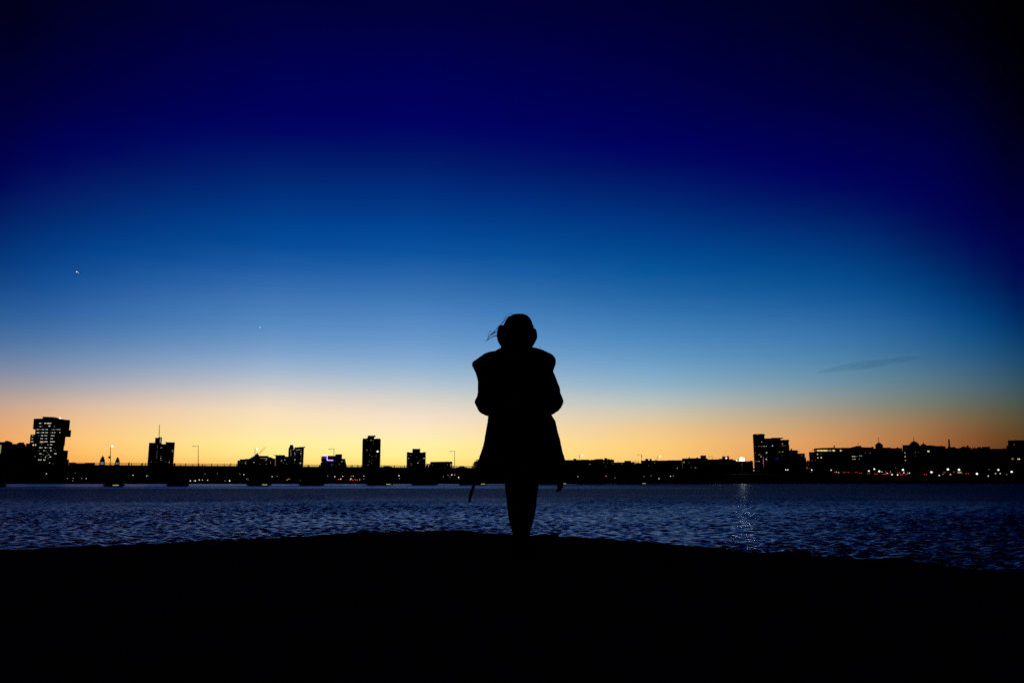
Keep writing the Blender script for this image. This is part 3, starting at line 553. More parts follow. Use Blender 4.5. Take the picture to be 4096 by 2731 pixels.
tr.wins([(2235,583,13,12),(2110,665,14,10,'n'),(2185,660,12,12,'d'),(2237,665,38,6,'d'),(2281,662,14,11),(2321,661,11,11),(2120,780,22,10,'n'),(2325,779,18,18),(2190,817,17,16,'d'),(2215,817,10,10,'d'),(2225,852,15,14),(2320,898,20,18),(2330,860,9,7,'d'),(2168,941,9,9),(2190,940,10,10),(2122,936,28,13,'n'),(2332,925,8,10,'d'),
         (p+82,652,18,17),(p+265,614,12,12),(p+250,651,9,9,'n'),(p+268,652,9,9,'r'),(p+290,652,9,10,'n'),(p+308,651,8,10,'n'),(p+325,650,9,10,'n'),(p+210,768,30,16,'n'),(p+270,763,24,17,'d'),(p+258,828,7,6,'d'),(p+178,885,18,13,'b'),(p+145,890,10,8,'b')])
low("stepped_building", "two-step dark building dropping away right of the tallest right-bank tower", 6, 540, 800, [("upper_wall", 395, 551, 734), ("roof_vent", 414, 442, 706, 734), ("roof_edge", 545, 590, 754, 759, -.5), ("lower_wall", 551, 680, 793), ("end_wall", 680, 700, 872)], [(622,828,8,10,'d'),(610,838,5,7,'d')], 'concrete')
jb = Bld("glass_topped_block", "wide dark block with a glowing yellow glass top storey", "building", 6, 1130, 700, None, 'concrete')
jb.box("left_wall", 763, 846, 768, None, .6, 16); jb.poly("main_wall", [(846,760),(846,702),(1000,692),(1178,688),(1230,692),(1515,688)], 0, 18); jb.box("canopy", 805, 850, 722, 727, -.4, 6); jb.rod("flue", [(1217, 692), (1217, 650)], .55); jb.rod("aerial", [(1378, 690), (1378, 668)], .12)
for x0, x1, mm in [(866,892,'n'),(902,950,'y'),(956,1008,'y'),(1014,1092,'y'),(1097,1110,'g'),(1117,1162,'g'),(1186,1229,'y'),(1322,1346,'y'),(1352,1364,'n')]:
    jb.win((x0+x1)/2, 741, x1-x0, 29 if mm != 'n' else 22, mm, "glazing")
jb.wins([(910,808,13,22),(973,805,13,16,'n'),(915,875,15,20),(978,870,18,26),(810,930,7,14,'d'),(870,925,8,8,'d')])
kb = Bld("long_building", "long dark building with rows of lit windows, beside the onion dome", "building", 6, 1720, 720, None, 'brick')
kb.poly("wall", [(1515,686),(1620,660),(1620,655),(1718,655),(1718,680),(1944,682),(1944,702),(1988,703)], .5, 20); kb.box("roof_vent", 1904, 1930, 668, 681, 3, 4); kb.rod("aerial", [(1665, 655), (1665, 600)], .1)
kb.wins([(1550,848,30,13),(1590,848,26,10),(1632,849,22,5,'d'),(1684,838,16,18,'d'),(1715,838,20,20,'d'),(1550,898,26,11),(1595,897,26,8),(1675,898,18,9,'d'),(1473,905,11,11),(1875,785,8,18,'d'),(1790,785,5,16,'d')])
def dome(name, label, k, xc, R, x0, x1, prof, base_y, top_y, fin, m='slate', extra=None, body=None):
    D = Bld(name, label, "dome", k, xc, R, None, 'concrete')
    lx, zb = D.pr(xc, base_y); zt = D.pr(xc, top_y)[1]; r = (x1-x0)/2*R/F/4.594
    b_ = MB(); b_.box(lx-r*1.02, lx+r*1.02, .2, 2*r+.2, D.base, zb); b_.obj("tower", D.m, D.root)
    b_ = MB(); b_.lathe([(q*r, zb+t*(zt-zb)) for q, t in prof], (lx, r, 0), 24); b_.obj("cupola", M[m], D.root, True)
    b_ = MB(); pts_ = [D.pr(xc, y, r)[1] for y, _ in fin]; b_.lathe([(max(.05, w_*R/F/4.594), zz) for zz, (_, w_) in zip(pts_, fin)], (lx, r, 0), 10); b_.obj("finial", M['metal'], D.root)
    return D, lx, r
D, lx, r = dome("onion_dome", "onion-shaped dome with an ornamented finial on the right bank", 6, 2045, 720, 1985, 2105, [(.92,0),(.95,.12),(1,.3),(1,.45),(.92,.6),(.74,.76),(.5,.88),(.22,.97),(.08,1)], 700, 592, [(600,7),(575,5),(558,4),(540,1.5),(530,2),(526,9),(522,2),(514,2),(508,8),(503,2),(497,1)])
low("long_building", "plain dark roof between the onion dome and the broad dome", 6, 2250, 740, [("wall", 2104, 2352, 697), ("roof_step", 2104, 2258, 685, 697), ("roof_vent", 2362, 2398, 680, 697), ("far_wall", 2352, 2474, 697), ("roof_vent", 2434, 2458, 692, 697)], [(2343,1060,9,9,'d')])
lb = Bld("long_building", "dark institutional block carrying the broad dome, with one yellow lit window", "building", 7, 420, 740, None, 'brick')
lb.poly("wall", [(121,695),(121,641),(260,637),(262,652),(450,655),(556,646),(630,643),(727,652)], 0, 22)
lb.wins([(163,783,13,13),(168,850,16,13),(168,866,9,10,'d'),(174,920,14,12),(354,772,10,9,'d'),(413,774,6,6,'d'),(360,840,5,6,'d'),(595,755,32,28,'y')])
dome("broad_dome", "broad dome topped by a thin tall spire on the right bank", 7, 337, 752, 258, 418, [(1,0),(.94,.18),(.86,.38),(.72,.58),(.55,.75),(.36,.88),(.18,.96),(.08,1)], 654, 566, [(572,9),(560,6),(535,5),(525,2),(508,4),(500,1.2),(478,.8)])
dome("small_dome", "small low cupola with stubby finial, right of the broad dome", 7, 507, 756, 450, 560, [(1,0),(.9,.25),(.7,.5),(.48,.78),(.2,.97),(.1,1)], 656, 616, [(618,8),(604,6),(596,7),(592,3)])
low("long_building", "dark flat roof just left of the factory chimney", 7, 850, 760, [("wall", 727, 925, 662), ("roof_step", 727, 860, 657, 662)], [])
cb = Bld("factory_chimney", "tall slightly leaning brick chimney on the right bank", "chimney", 7, 980, 800, None, 'brick')
c0 = cb.pr(982, 760); c1 = cb.pr(972.5, 553); rr = 13*cb.R/F/4.594
b_ = MB(); b_.tube([(c0[0]+.3, 2, cb.base), (c0[0], 2, c0[1]), (c1[0], 2, c1[1])], [rr*1.25, rr*1.15, rr*.9], 14); b_.obj("stack", cb.m, cb.root)
b_ = MB(); b_.tube([(c1[0], 2, c1[1]+.01), (c1[0], 2, c1[1]+.7)], rr*.98, 14); b_.obj("rim", M['plain'], cb.root)
low("boiler_house", "low dark roof at the foot of the factory chimney, sloping right", 7, 1010, 770, [("wall", 925, 1190, 698), ("roof_step", 948, 1095, 676, 698)], [])
gh = Bld("gabled_house", "dark house with a pitched roof and small turret, right of the factory chimney", "house", 7, 1280, 760, None, 'brick')
gh.box("wall", 1188, 1374, 690); q = [gh.pr(1180, 692, -.5), gh.pr(1228, 662, -.5), gh.pr(1296, 676, -.5), gh.pr(1374, 680, -.5), gh.pr(1374, 692, -.5)]; b_ = MB(); b_.prism(q, -.5, 15); b_.obj("roof", M['slate'], gh.root)
gh.box("turret", 1301, 1333, 655, 690, 2, 4); q = [gh.pr(1297, 655, 2), gh.pr(1316, 642, 2), gh.pr(1337, 655, 2)]; b_ = MB(); b_.prism(q, 1.8, 6.4); b_.obj("turret_roof", M['slate'], gh.root)
low("terrace_house", "narrow dark house with two chimneys, second roof right of the factory chimney", 7, 1430, 780, [("wall", 1374, 1480, 706), ("chimney", 1400, 1424, 681, 706), ("chimney", 1434, 1460, 680, 706)], [])
low("terrace_house", "dark row of uneven roofs among treetops towards the right edge", 7, 1620, 780, [("wall", 1480, 1740, 695), ("roof_step", 1494, 1560, 676, 695), ("roof_step", 1576, 1728, 672, 695)], [])
low("long_building", "dark low wall of buildings behind the trees near the right edge", 7, 1900, 800, [("wall", 1740, 2085, 706)], [])
nb = Bld("apartment_block", "tall dark block cut off by the right picture edge", "building", 7, 2260, 690, None, 'brick')
nb.box("wall", 2082, 2620, 549, None, 0, 24); nb.box("roof_vent", 2192, 2208, 541, 549, 5, 3)
nb.wins([(2168,632,8,13,'d'),(2145,890,36,26,'n'),(2143,906,11,10,'d'),(2255,897,40,16,'y'),(2266,897,14,16)])

# ------------------------------------------------------------------ bridge
A_ = 1.37e-4
def bY(px): return 282/(1-A_*(px-500))
def bTop(px): return HOR-55*(1-A_*(px-500))
PA = at(-300, bTop(-300), bY(-300)); PB = at(2900, bTop(2900), bY(2900)); ZT = at(500, 1861, 282).z
along = (Vector((PB.x, PB.y, 0))-Vector((PA.x, PA.y, 0))); LEN = along.length; along.normalize(); across = Vector((-along.y, along.x, 0))
BW = 15.5
br = thing("road_bridge", "long black road bridge on stone piers crossing the river with lamps and railings", "bridge", (PA.x, PA.y, 0), math.atan2(along.y, along.x))
def bs(px):                          # distance along the bridge of a photo column
    p0 = at(px, 1865, 200); d = Vector((p0.x, p0.y)); n = Vector((-along.y, along.x))
    t = Vector((PA.x, PA.y)).dot(n)/d.dot(n); q_ = d*t; return (q_-Vector((PA.x, PA.y))).dot(Vector((along.x, along.y)))
b_ = MB(); b_.box(0, LEN, .35, 3.0, ZT-1.0, ZT-.4); b_.box(0, LEN, BW-3.0, BW-.35, ZT-1.0, ZT-.4); b_.obj("walkway", M['plain'], br)
b_ = MB(); b_.box(0, LEN, 3.0, BW-3.0, ZT-1.05, ZT-.62); b_.obj("roadway", M['ground'], br)
for y in (0, BW-.35):
    b_ = MB(); b_.box(0, LEN, y, y+.35, ZT-1.0, ZT); b_.obj("parapet", M['plain'], br)
for y in (.8, 4.6, 8.4, BW-1.4):
    b_ = MB(); b_.box(0, LEN, y, y+.6, ZT-2.5, ZT-1.06); b_.obj("girder", M['rust'], br)
b_ = MB(); b_.box(0, LEN, .55, .75, ZT-1.7, ZT-1.02); b_.obj("fascia", M['rust'], br)
for y in (.17, BW-.17):
    b_ = MB(); b_.tube([(0, y, ZT+.83), (LEN, y, ZT+.83)], .065, 6); b_.tube([(0, y, ZT+.28), (LEN, y, ZT+.28)], .075, 6)
    n = int(LEN/.9)
    for i in range(n): b_.box(.5+i*.9-.03, .5+i*.9+.03, y-.03, y+.03, ZT-.02, ZT+.26)
    rl = b_.obj("railing", M['rust'], br)
    for i in range(int(LEN/4.45)):
        b_ = MB(); x = 1.2+4.45*i; b_.box(x-.12, x+.12, y-.1, y+.1, ZT-.05, ZT+.9); b_.obj("railing_post", M['rust'], rl)
PIER = [(-20, 46, 0), (467, 29, 1), (726, 33, 0), (1056, 38, 1), (1270, 40, 0), (1546, 44, 1), (1728, 46, 0), (1921, 48, 1), (2243, 52, 1), (2400, 54, 0), (2560, 50, 1)]
for px, hw, lit in PIER:
    c = bs(px); y0 = .6; ln = BW-1.2; th = 2.6
    b_ = MB(); b_.slab([(c-th,y0),(c,y0-2.2),(c+th,y0),(c+th,y0+ln),(c,y0+ln+2.2),(c-th,y0+ln)], -1.5, ZT-2.5); pr_ = b_.obj("pier", M['granite'], br)
    b_ = MB(); t2 = 3.1; b_.slab([(c-t2,y0-.4),(c,y0-3.2),(c+t2,y0-.4),(c+t2,y0+ln+.4),(c,y0+ln+3.2),(c-t2,y0+ln+.4)], -1.5, .5); b_.obj("footing", M['granite'], pr_)
    b_ = MB(); b_.box(c-t2-.5, c+t2+.5, y0-.2, y0+ln+.2, ZT-3.3, ZT-2.51); b_.obj("cap", M['granite'], pr_)
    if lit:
        b_ = MB(); b_.box(c-.9, c+.9, y0-3.5, y0-3.25, .18, .36); b_.obj("lamp_glow_strip", M['Ly'], pr_)  # emissive strip standing in for the yellow lamp glow on the water
def bpt(px, off, z): s_ = bs(px); return Vector((PA.x, PA.y, 0))+along*s_+across*off+Vector((0, 0, z))
def bridge_lamp(px, topy, lit, label, lamp=None, box=None):
    off = .9 if lit else BW-.9
    base = bpt(px, off, ZT-.4)
    if not lit:
        # same photo column on the far walkway
        d = ray(px, 1865); n = Vector((-along.y, along.x)); t = (Vector((PA.x, PA.y)).dot(n)+off)/Vector((d.x, d.y)).dot(n); base = Vector((d.x*t, d.y*t, ZT-.4))
    o = thing("bridge_lamp", label, "street lamp", base, 0, "lamp posts on the bridge")
    top = at(px, topy, base.y); h = top.z-base.z; x = top.x-base.x
    b_ = MB(); b_.tube([(0, 0, 0), (x*.5, 0, h*.5), (x, 0, h)], [.13, .11, .08], 8); b_.box(-.18, .18, -.18, .18, 0, .7); b_.obj("pole", M['rust'], o)
    sg = 1 if lit else -1
    if lit:
        lp = at(*lamp, base.y)-base; b_ = MB(); b_.tube([(x, 0, lp.z+.12), (lp.x, 0, lp.z+.2)], .05, 6); b_.obj("arm", M['rust'], o)
        b_ = MB(); b_.ball((lp.x, 0, lp.z), (.38, .38, .36), 12); b_.obj("lamp_head", M['L'], o)
    else:
        b_ = MB(); b_.tube([(x, 0, h-.25), (x-1.9, 0, h-.25)], .06, 6); b_.obj("arm", M['rust'], o)
        b_ = MB(); b_.box(x-2.3, x-1.2, -.12, .12, h-.4, h-.24); b_.obj("lamp_head", M['metal'], o)
    if box:
        z0 = at(px, box[1], base.y).z-base.z; z1 = at(px, box[0], base.y).z-base.z; b_ = MB(); b_.box(x-.3, x+.3, -.25, .25, z0, z1); b_.obj("signal_box", M['metal'], o)
bridge_lamp(442, 1784, True, "lit bridge lamp between the twin spires, with a box halfway up its pole", (448.4, 1784), (1824, 1833))
bridge_lamp(1020.5, 1793, True, "lit bridge lamp rising from behind the stepped building", (1027.3, 1796))
bridge_lamp(1503, 1803, True, "lit bridge lamp in front of the slim tower with penthouse", (1510.5, 1804.8))
bridge_lamp(2318.5, 1819, True, "lit lamp on the bridge nearest the person's right side", (2328.8, 1820.3))
bridge_lamp(2629.7, 1825, True, "rightmost lit lamp of the bridge, above the long flat-roofed building", (2640, 1826))
bridge_lamp(793, 1781.5, False, "unlit bridge lamp standing alone right of the masted tower")
bridge_lamp(1336, 1792, False, "unlit bridge lamp above the violet-lit tapering building")
bridge_lamp(1818.5, 1802, False, "unlit bridge lamp just left of the person, right of the flat-roofed block")
bridge_lamp(2566.5, 1816, False, "unlit lamp pole by the lamp-lit hut, left of the rightmost lit bridge lamp", None, (1823, 1826))
bridge_lamp(2849, 1823, False, "rightmost unlit lamp pole, between the floodlight and the tallest roof box")

# ------------------------------------------------------------------ skinned figures
def skin_mesh(name, V, E, Rd, mats, sub=1, root=0):
    me = bpy.data.meshes.new(name+"_tmp"); me.from_pydata([tuple(v) for v in V], E, [])
    o = bpy.data.objects.new(name+"_tmp", me); COL.objects.link(o)
    sk = o.modifiers.new("s", 'SKIN'); sk.use_smooth_shade = True
    lay = me.skin_vertices[0].data if me.skin_vertices else None
    if lay is None:
        bm = bmesh.new(); bm.from_mesh(me); bm.verts.layers.skin.verify(); bm.to_mesh(me); bm.free(); lay = me.skin_vertices[0].data
    for i, r in enumerate(Rd): lay[i].radius = r if hasattr(r, '__len__') else (r, r); lay[i].use_root = (i == root)
    if sub: s2 = o.modifiers.new("u", 'SUBSURF'); s2.levels = sub; s2.render_levels = sub
    dg = bpy.context.evaluated_depsgraph_get(); dg.update(); ev = o.evaluated_get(dg)
    out_ = bpy.data.meshes.new_from_object(ev); out_.name = name
    bpy.data.objects.remove(o); out_.materials.clear()
    for m in mats: out_.materials.append(m)
    return out_
def walker(stride, lean, arm):
    V = [(0,0,.92),(0,lean*.5,1.18),(0,lean,1.42),(0,lean*1.1,1.52),(0,lean*1.2,1.60),(0,lean*1.2,1.72)]
    E = [(0,1),(1,2),(2,3),(3,4),(4,5)]; Rr = [.15,.15,.17,.06,.1,.08]
    for s_ in (-1, 1):
        i = len(V); V += [(.09*s_, 0, .86), (.1*s_, .12*stride*s_+.05, .5), (.1*s_, .26*stride*s_-.05, .09), (.1*s_, .26*stride*s_+.12, .05)]
        E += [(0, i), (i, i+1), (i+1, i+2), (i+2, i+3)]; Rr += [.11, .075, .05, .045]
        i = len(V); V += [(.2*s_, lean, 1.4), (.27*s_, lean-.1*arm*s_, 1.14), (.25*s_, lean+.1-.16*arm*s_, .93), (.25*s_, lean+.14-.18*arm*s_, .86)]
        E += [(2, i), (i, i+1), (i+1, i+2), (i+2, i+3)]; Rr += [.08, .06, .045, .04]
    return skin_mesh("person", V, E, Rr, [M['cloth']], 1)
W1, W2 = walker(1, .1, 1), walker(.25, .0, .3)
for px, off, rz, sc, me, lab in [(516, 1.6, 1.2, 1, W1, "dark person leaning forward in stride on the bridge, right of the twin spires"),
        (568, 13.8, -1.2, .95, W1, "dark person walking on the bridge against the masted tower's left side"),
        (810, 12.8, 1.4, .78, W2, "short dark figure on the bridge just right of the lone unlit lamp"),
        (923, 1.8, .2, 1.02, W2, "upright dark person on the bridge left of the stepped building"),
        (1430, 13.6, .9, .8, W2, "left of two small people side by side on the bridge, by the slim tower"),
        (1435, 12.6, .5, .84, W1, "right of two small people side by side on the bridge, by the slim tower")]:
    o = link("person", me); p_ = bpt(px, off, ZT-.4)
    d = ray(px, 1865); n = Vector((-along.y, along.x)); t = (Vector((PA.x, PA.y)).dot(n)+off)/Vector((d.x, d.y)).dot(n)
    o.location = (d.x*t, d.y*t, ZT-.4); o.rotation_euler = (0, 0, rz+math.pi/2); o.scale = (sc, sc, sc); tag(o, lab, "person", "people on the bridge")

# ------------------------------------------------------------------ cars
def make_car():
    prof = [(-2.15,.35),(-2.2,.75),(-2.05,.98),(-1.55,1.05),(-.95,1.42),(.35,1.46),(1.05,1.05),(1.95,.9),(2.2,.65),(2.15,.35)]
    b_ = MB(); rings = []
    for y, k in [(-.86,.94),(-.8,1),(.8,1),(.86,.94)]: rings.append([(x*(.985 if k < 1 else 1), y, z*k if z > .5 else z) for x, z in prof])
    b_.loft(rings); body = b_.mesh("body", M['carpaint'], False)
    b_ = MB(); b_.prism([(-1.45,1.06),(-.93,1.36),(.33,1.4),(.95,1.06)], -.875, .875); glass = b_.mesh("side_windows", M['carglass'])
    wh = []
    for x in (-1.35, 1.35):
        for y in (-.78, .78):
            b_ = MB(); b_.tube([(x, y-.1, .32), (x, y+.1, .32)], .32, 16); wh.append(b_.mesh("wheel", M['rubber']))
    tl = []
    for y in (-.62, .62): b_ = MB(); b_.ball((-2.16, y, .84), (.12, .2, .14), 8); tl.append(b_.mesh("tail_light", M['tail']))
    hl = []
    for y in (-.62, .62): b_ = MB(); b_.ball((2.12, y, .72), (.12, .2, .13), 8); hl.append(b_.mesh("headlight", M['L']))
    return body, glass, wh, tl, hl
CARM = make_car()
def car(loc, rz, label, group, scale=1.0, tails=True, heads=False):
    o = thing("car", label, "car", loc, rz, group); o.scale = (scale,)*3
    link("body", CARM[0], o); link("side_windows", CARM[1], o)
    for m in CARM[2]: link("wheel", m, o)
    if tails:
        for m in CARM[3]: link("tail_light", m, o)
    if heads:
        for m in CARM[4]: link("headlight", m, o)
    return o
# ------------------------------------------------------------------ lamps and cars along the far bank
ANCH = [(30, "near the left edge"), (180, "below the stacked-box tower"), (330, "left of the twin spires"), (450, "below the twin spires"), (610, "below the masted tower"), (780, "right of the masted tower"), (930, "left of the stepped building"), (1010, "below the stepped building"), (1130, "left of the slanted-roof tower"), (1215, "below the slanted-roof tower"),
        (1345, "below the violet-lit building"), (1480, "below the slim tower"), (1640, "below the square-penthouse tower"), (1810, "by the person's left side"), (2330, "right of the person"), (2480, "below the bare trees"), (2640, "below the rightmost lit bridge lamp"), (2800, "left of the floodlight"), (2960, "below the floodlight"), (3040, "below the tallest right tower"), (3150, "right of the tallest right tower"), (3290, "below the glass-topped block"), (3400, "below the long building"), (3515, "below the onion dome"), (3650, "below the broad dome"), (3795, "below the factory chimney"), (3890, "below the turreted house"), (3990, "below the right-edge trees"), (4070, "below the right-edge block")]
ORD = ["first", "second", "third", "fourth", "fifth", "sixth", "seventh", "eighth", "ninth", "tenth", "eleventh", "twelfth", "thirteenth", "fourteenth"]
LAMPS = []
def LL(k, L):
    for q in L: LAMPS.append((*S(k, q[0], q[1]), q[2] if len(q) > 2 else 14, q[3] if len(q) > 3 else 'L'))
LL(0, [(853,1166,14),(1385,1152,6,'Lf'),(1240,1248,9,'Lf'),(1347,1247,8,'Lf'),(1500,1252,10,'Lf'),(1585,1253,13),(1335,1313,10,'Lf'),(1995,1187,17)])
LL(1, [(93,1194,15),(342,1207,12),(360,1200,8,'Lf'),(808,1247,17),(1145,1308,19),(1212,1304,9,'Lf'),(1235,1302,20),(1310,1278,18),(1366,1280,13),(1463,1283,15),(1417,1168,9,'Lf'),(1640,1160,8,'Lf'),(1785,1297,9,'Lf'),(1868,1298,24),(2130,1181,14),(2262,1193,10,'Lf'),(2186,1260,9,'Lf'),(2206,1272,9,'Lf'),(2303,1253,25),(2057,1170,8,'Lf')])
LL(2, [(297,1219,15),(388,1210,9,'Lf'),(573,1278,20,'Lo'),(599,1262,15,'Ly'),(622,1264,12,'Lo'),(915,1220,28),(945,1231,13),(836,1262,14),(850,1262,13),(815,1290,9,'Lf'),(858,1298,9,'Lf'),(880,1298,19),(953,1298,13),(1318,1205,7,'Lf'),(1448,1216,17),(1595,1213,14),(1788,1210,13),(1748,1210,7,'Lf'),(1982,1209,13),(2165,1205,20),(1558,1260,17),(1743,1260,20),(1823,1275,8,'Lf'),(1905,1271,13,'redhot'),(1980,1258,10,'Lf'),(2098,1253,20),(2160,1266,24,'Ly'),(2200,1257,14)])
LL(3, [(60,1203,17),(275,1200,19),(493,1198,9,'Lf'),(286,1249,9,'Lf'),(1175,1190,8,'Lf'),(1246,1186,21),(1302,1185,14,'redhot'),(1210,1220,10,'Lo'),(1380,1187,19),(1446,1187,20),(1090,1224,10,'Lf'),(1371,1231,20),(1378,1257,10,'Lf')])
LL(4, [(1218,1215,28),(1257,1230,11,'redhot'),(1278,1235,8,'Lf'),(1310,1229,9,'Lf'),(1247,1245,9,'redhot'),(1610,1243,10,'Lf'),(1730,1211,14,'redhot'),(1890,1243,9,'Lf'),(1328,1270,9,'Lf')])
LL(5, [(72,1215,10,'Lf'),(203,1203,9,'Lf'),(350,1255,16),(560,1212,14),(612,1204,8,'Lf'),(685,1063,14),(2090,1106,12)])
LL(6, [(313,912,28),(1270,956,28),(2103,997,31),(1662,1071,27),(1853,1115,29),(1953,1081,29),(2043,1120,38),(805,1095,24),(797,1127,8,'Lf'),(1160,1098,20),(327,1093,21),(363,1093,20),(1260,1132,12),(1297,1147,12),(2092,1131,14),(2190,1156,15),(2163,1130,9,'Lf'),(2250,1130,13,'Lf'),(2278,1181,26)])
LL(7, [(60,1044,28),(127,1094,40),(308,1063,31),(650,1137,40),(953,1085,42),(957,1053,24),(997,1030,30),(1157,1093,40),(1398,1049,34),(1360,1048,17),(1327,1062,17),(1487,1167,40),(1724,1078,19),(1708,1085,9,'Lf'),(1880,1095,34),(1938,1031,24),(1983,1067,18),(2018,1076,18),(2213,1041,36),(2124,1131,38),(1828,1162,24,'Ly'),(1915,1162,22,'Lf'),(1693,1207,18),(2033,1180,9,'Lf'),(143,1148,20),(213,1150,11,'Lf'),(245,1152,18),(28,1186,24),(793,1197,20),(863,1172,11,'Lf'),(1000,1179,26,'Ly')])
def near(px): return min(range(len(ANCH)), key=lambda i: abs(ANCH[i][0]-px))
grp = {}
for i, q in enumerate(LAMPS): grp.setdefault(near(q[0]), []).append(i)
kindw = {'L': "white", 'Lf': "faint", 'Ly': "yellow", 'Lo': "orange", 'redhot': "reddish"}
for a, ids in grp.items():
    ids.sort(key=lambda i: LAMPS[i][0])
    for rank, i in enumerate(ids):
        px, py, dia, mm = LAMPS[i]; sol = None
        for Y in (720, 640, 560, 500, 460, 430, 418, 411):
            h = at(px, py, Y).z-land(Y)
            if 2.6 <= h <= 9: sol = (Y, h); break
        if not sol:
            Y = 411; sol = (Y, max(.5, at(px, py, Y).z-land(Y))) if py > 1880 else (900, at(px, py, 900).z-land(900))
        Y, h = sol; p_ = at(px, py, Y); r = max(.12, dia*Y/F/4.594/2*.85)
        b_ = MB(); b_.tube([(0, 0, 0), (0, 0, max(.05, h-r*.5))], [.09, .06], 6, 0); b_.ball((0, -.05, h), r, 10, 1)
        o = b_.obj("street_lamp", [M['metal'], M[mm]]); o.location = (p_.x, Y, land(Y)-.02)
        size = "large " if dia >= 33 else ("tiny " if dia <= 11 else "")
        n_ = len(ids); pos = "the only one" if n_ == 1 else (f"{ORD[rank]} of {n_} from left")
        tag(o, f"{size}{kindw[mm]} lamp {ANCH[a][1]}, {pos}", "street lamp", "lamps along the far bank")
CARS = [(5,722,1080),(5,2248,1090),(6,400,1093),(6,1191,1124),(6,1276,1138),(6,1322,1128),(6,1418,1145),(6,1452,1140),(6,1610,1140),(6,1745,1156),(6,1885,1163),(6,2005,1169),(6,2138,1170),(6,2110,1172),(6,2282,1166),
        (7,82,1147),(7,125,1183),(7,160,1176),(7,572,1050),(7,645,1050),(7,575,1180),(7,685,1140),(7,862,1143),(7,1050,1136),(7,1246,1174),(7,1345,1166),(2,1565,1272),(2,1720,1283),(2,1870,1282),(2,1945,1283)]
cg = {}
for i, (k, x, y) in enumerate(CARS): cg.setdefault(near(S(k, x)[0]), []).append(i)
for a, ids in cg.items():
    ids.sort(key=lambda i: S(CARS[i][0], CARS[i][1])[0])
    for rank, i in enumerate(ids):
        k, x, y = CARS[i]; px, py = S(k, x, y); best = min((abs(at(px, py, Y).z-land(Y)-.84), Y) for Y in range(412, 1001, 3))[1]
        p_ = at(px, py, best); n_ = len(ids); pos = "the only one there" if n_ == 1 else f"{ORD[rank]} of {n_} from left"
        rz = math.pi/2 + [-.7, -.45, .5, .2, -.9][i % 5]
        car((p_.x, best+1.5, land(best+1.5)), rz, f"dark car showing red tail lights {ANCH[a][1]}, {pos}", "cars on the far bank road")
bus = thing("bus", "dark bus with a dim yellow-green lit destination window below the turreted house", "bus", (0, 0, 0))
px, py = S(7, 1168, 1142); p_ = at(px, py, 560); zl = land(560); bus.location = (p_.x, 560, zl); bus.rotation_euler = (0, 0, -math.atan2(p_.x, 560))
b_ = MB(); hz = p_.z-zl; b_.box(-1.5, 1.5, .06, 9, .4, max(3.0, hz+.9)); b_.obj("body", M['carpaint'], bus); b_ = MB(); b_.box(-1.2, 1.2, -.02, .05, hz-.62, hz+.62); b_.obj("windscreen", M['g'], bus)
for x in (-1.35, 1.35):
    for y in (1.8, 7): b_ = MB(); b_.tube([(x-.14, y, .48), (x+.14, y, .48)], .48, 14); b_.obj("wheel", M['rubber'], bus)
# cars on the bridge
for px, off, hd, lab in [(1849, 4.6, False, "dark car roof showing above the bridge parapet just left of the person"), (993, 10.8, True, "car with headlights on the bridge before the stepped building"), (640, 4.6, True, "car with a white light streak on the bridge before the masted tower"), (1547, 10.5, False, "dark car roof above the parapet between the slim and square-penthouse towers")]:
    d = ray(px, 1866); n = Vector((-along.y, along.x)); t = (Vector((PA.x, PA.y)).dot(n)+off)/Vector((d.x, d.y)).dot(n)
    car((d.x*t, d.y*t, ZT-.62), math.atan2(along.y, along.x)+(0 if off < 7 else math.pi), lab, "cars on the bridge", 1.0, False, False)

# ------------------------------------------------------------------ trees
def tree_meshes(seed, dens=1.0, round_=False):
    rr = random.Random(seed); T = MB(); C = MB()
    T.tube([(0,0,-.3),(.05,.02,.6),(.0,.05,1.5),(.05,0,2.2)], [.2,.17,.14,.12], 8)
    def grow(p, d, ln, r, lev):
        m1 = p+d*ln*.5+Vector((rr.uniform(-.06,.06), rr.uniform(-.06,.06), rr.uniform(-.03,.06)))*ln; e = p+d*ln+Vector((0,0,.06*ln))
        (T if lev == 0 else C).tube([p, m1, e], [r, r*.8, r*.62], 5 if lev < 2 else 3)
        if lev >= 4: return
        for _ in range(rr.choice([2,3,3]) if lev < 3 else int(3*dens)):
            nd = (d+Vector((rr.gauss(0,.55), rr.gauss(0,.55), rr.gauss(.12,.3)))).normalized()
            grow(p.lerp(e, rr.uniform(.45, 1)), nd, ln*rr.uniform(.6,.8), r*.58, lev+1)
    for i in range(7):
        a = i*2*math.pi/7+rr.uniform(-.3,.3); d = Vector((math.cos(a)*rr.uniform(.3,.9), math.sin(a)*rr.uniform(.3,.9), 1)).normalized()
        grow(Vector((0,0,rr.uniform(1.5,2.2))), d, rr.uniform(1.5,2.0), .13, 0)
    if round_:
        for _ in range(2600):
            a = rr.uniform(0, 2*math.pi); z = rr.uniform(-1, 1); s_ = math.sqrt(1-z*z); q_ = rr.uniform(.55, 1.03)
            c = Vector((2.6*q_*s_*math.cos(a), 2.6*q_*s_*math.sin(a), 4.0+2.3*q_*z)); t = Vector((rr.gauss(0,1), rr.gauss(0,1), rr.gauss(0,1))).normalized()*.2; u = t.cross(Vector((rr.gauss(0,1), rr.gauss(0,1), rr.gauss(0,1)))).normalized()*.1
            C.add([c-t, c+u, c+t, c-u], [(0,1,2,3)])
    return T.mesh("trunk", M['bark']), C.mesh("crown", M['bark'])
TM = [tree_meshes(3, 2.0), tree_meshes(11, 1.6), tree_meshes(5, 1.2, True)]
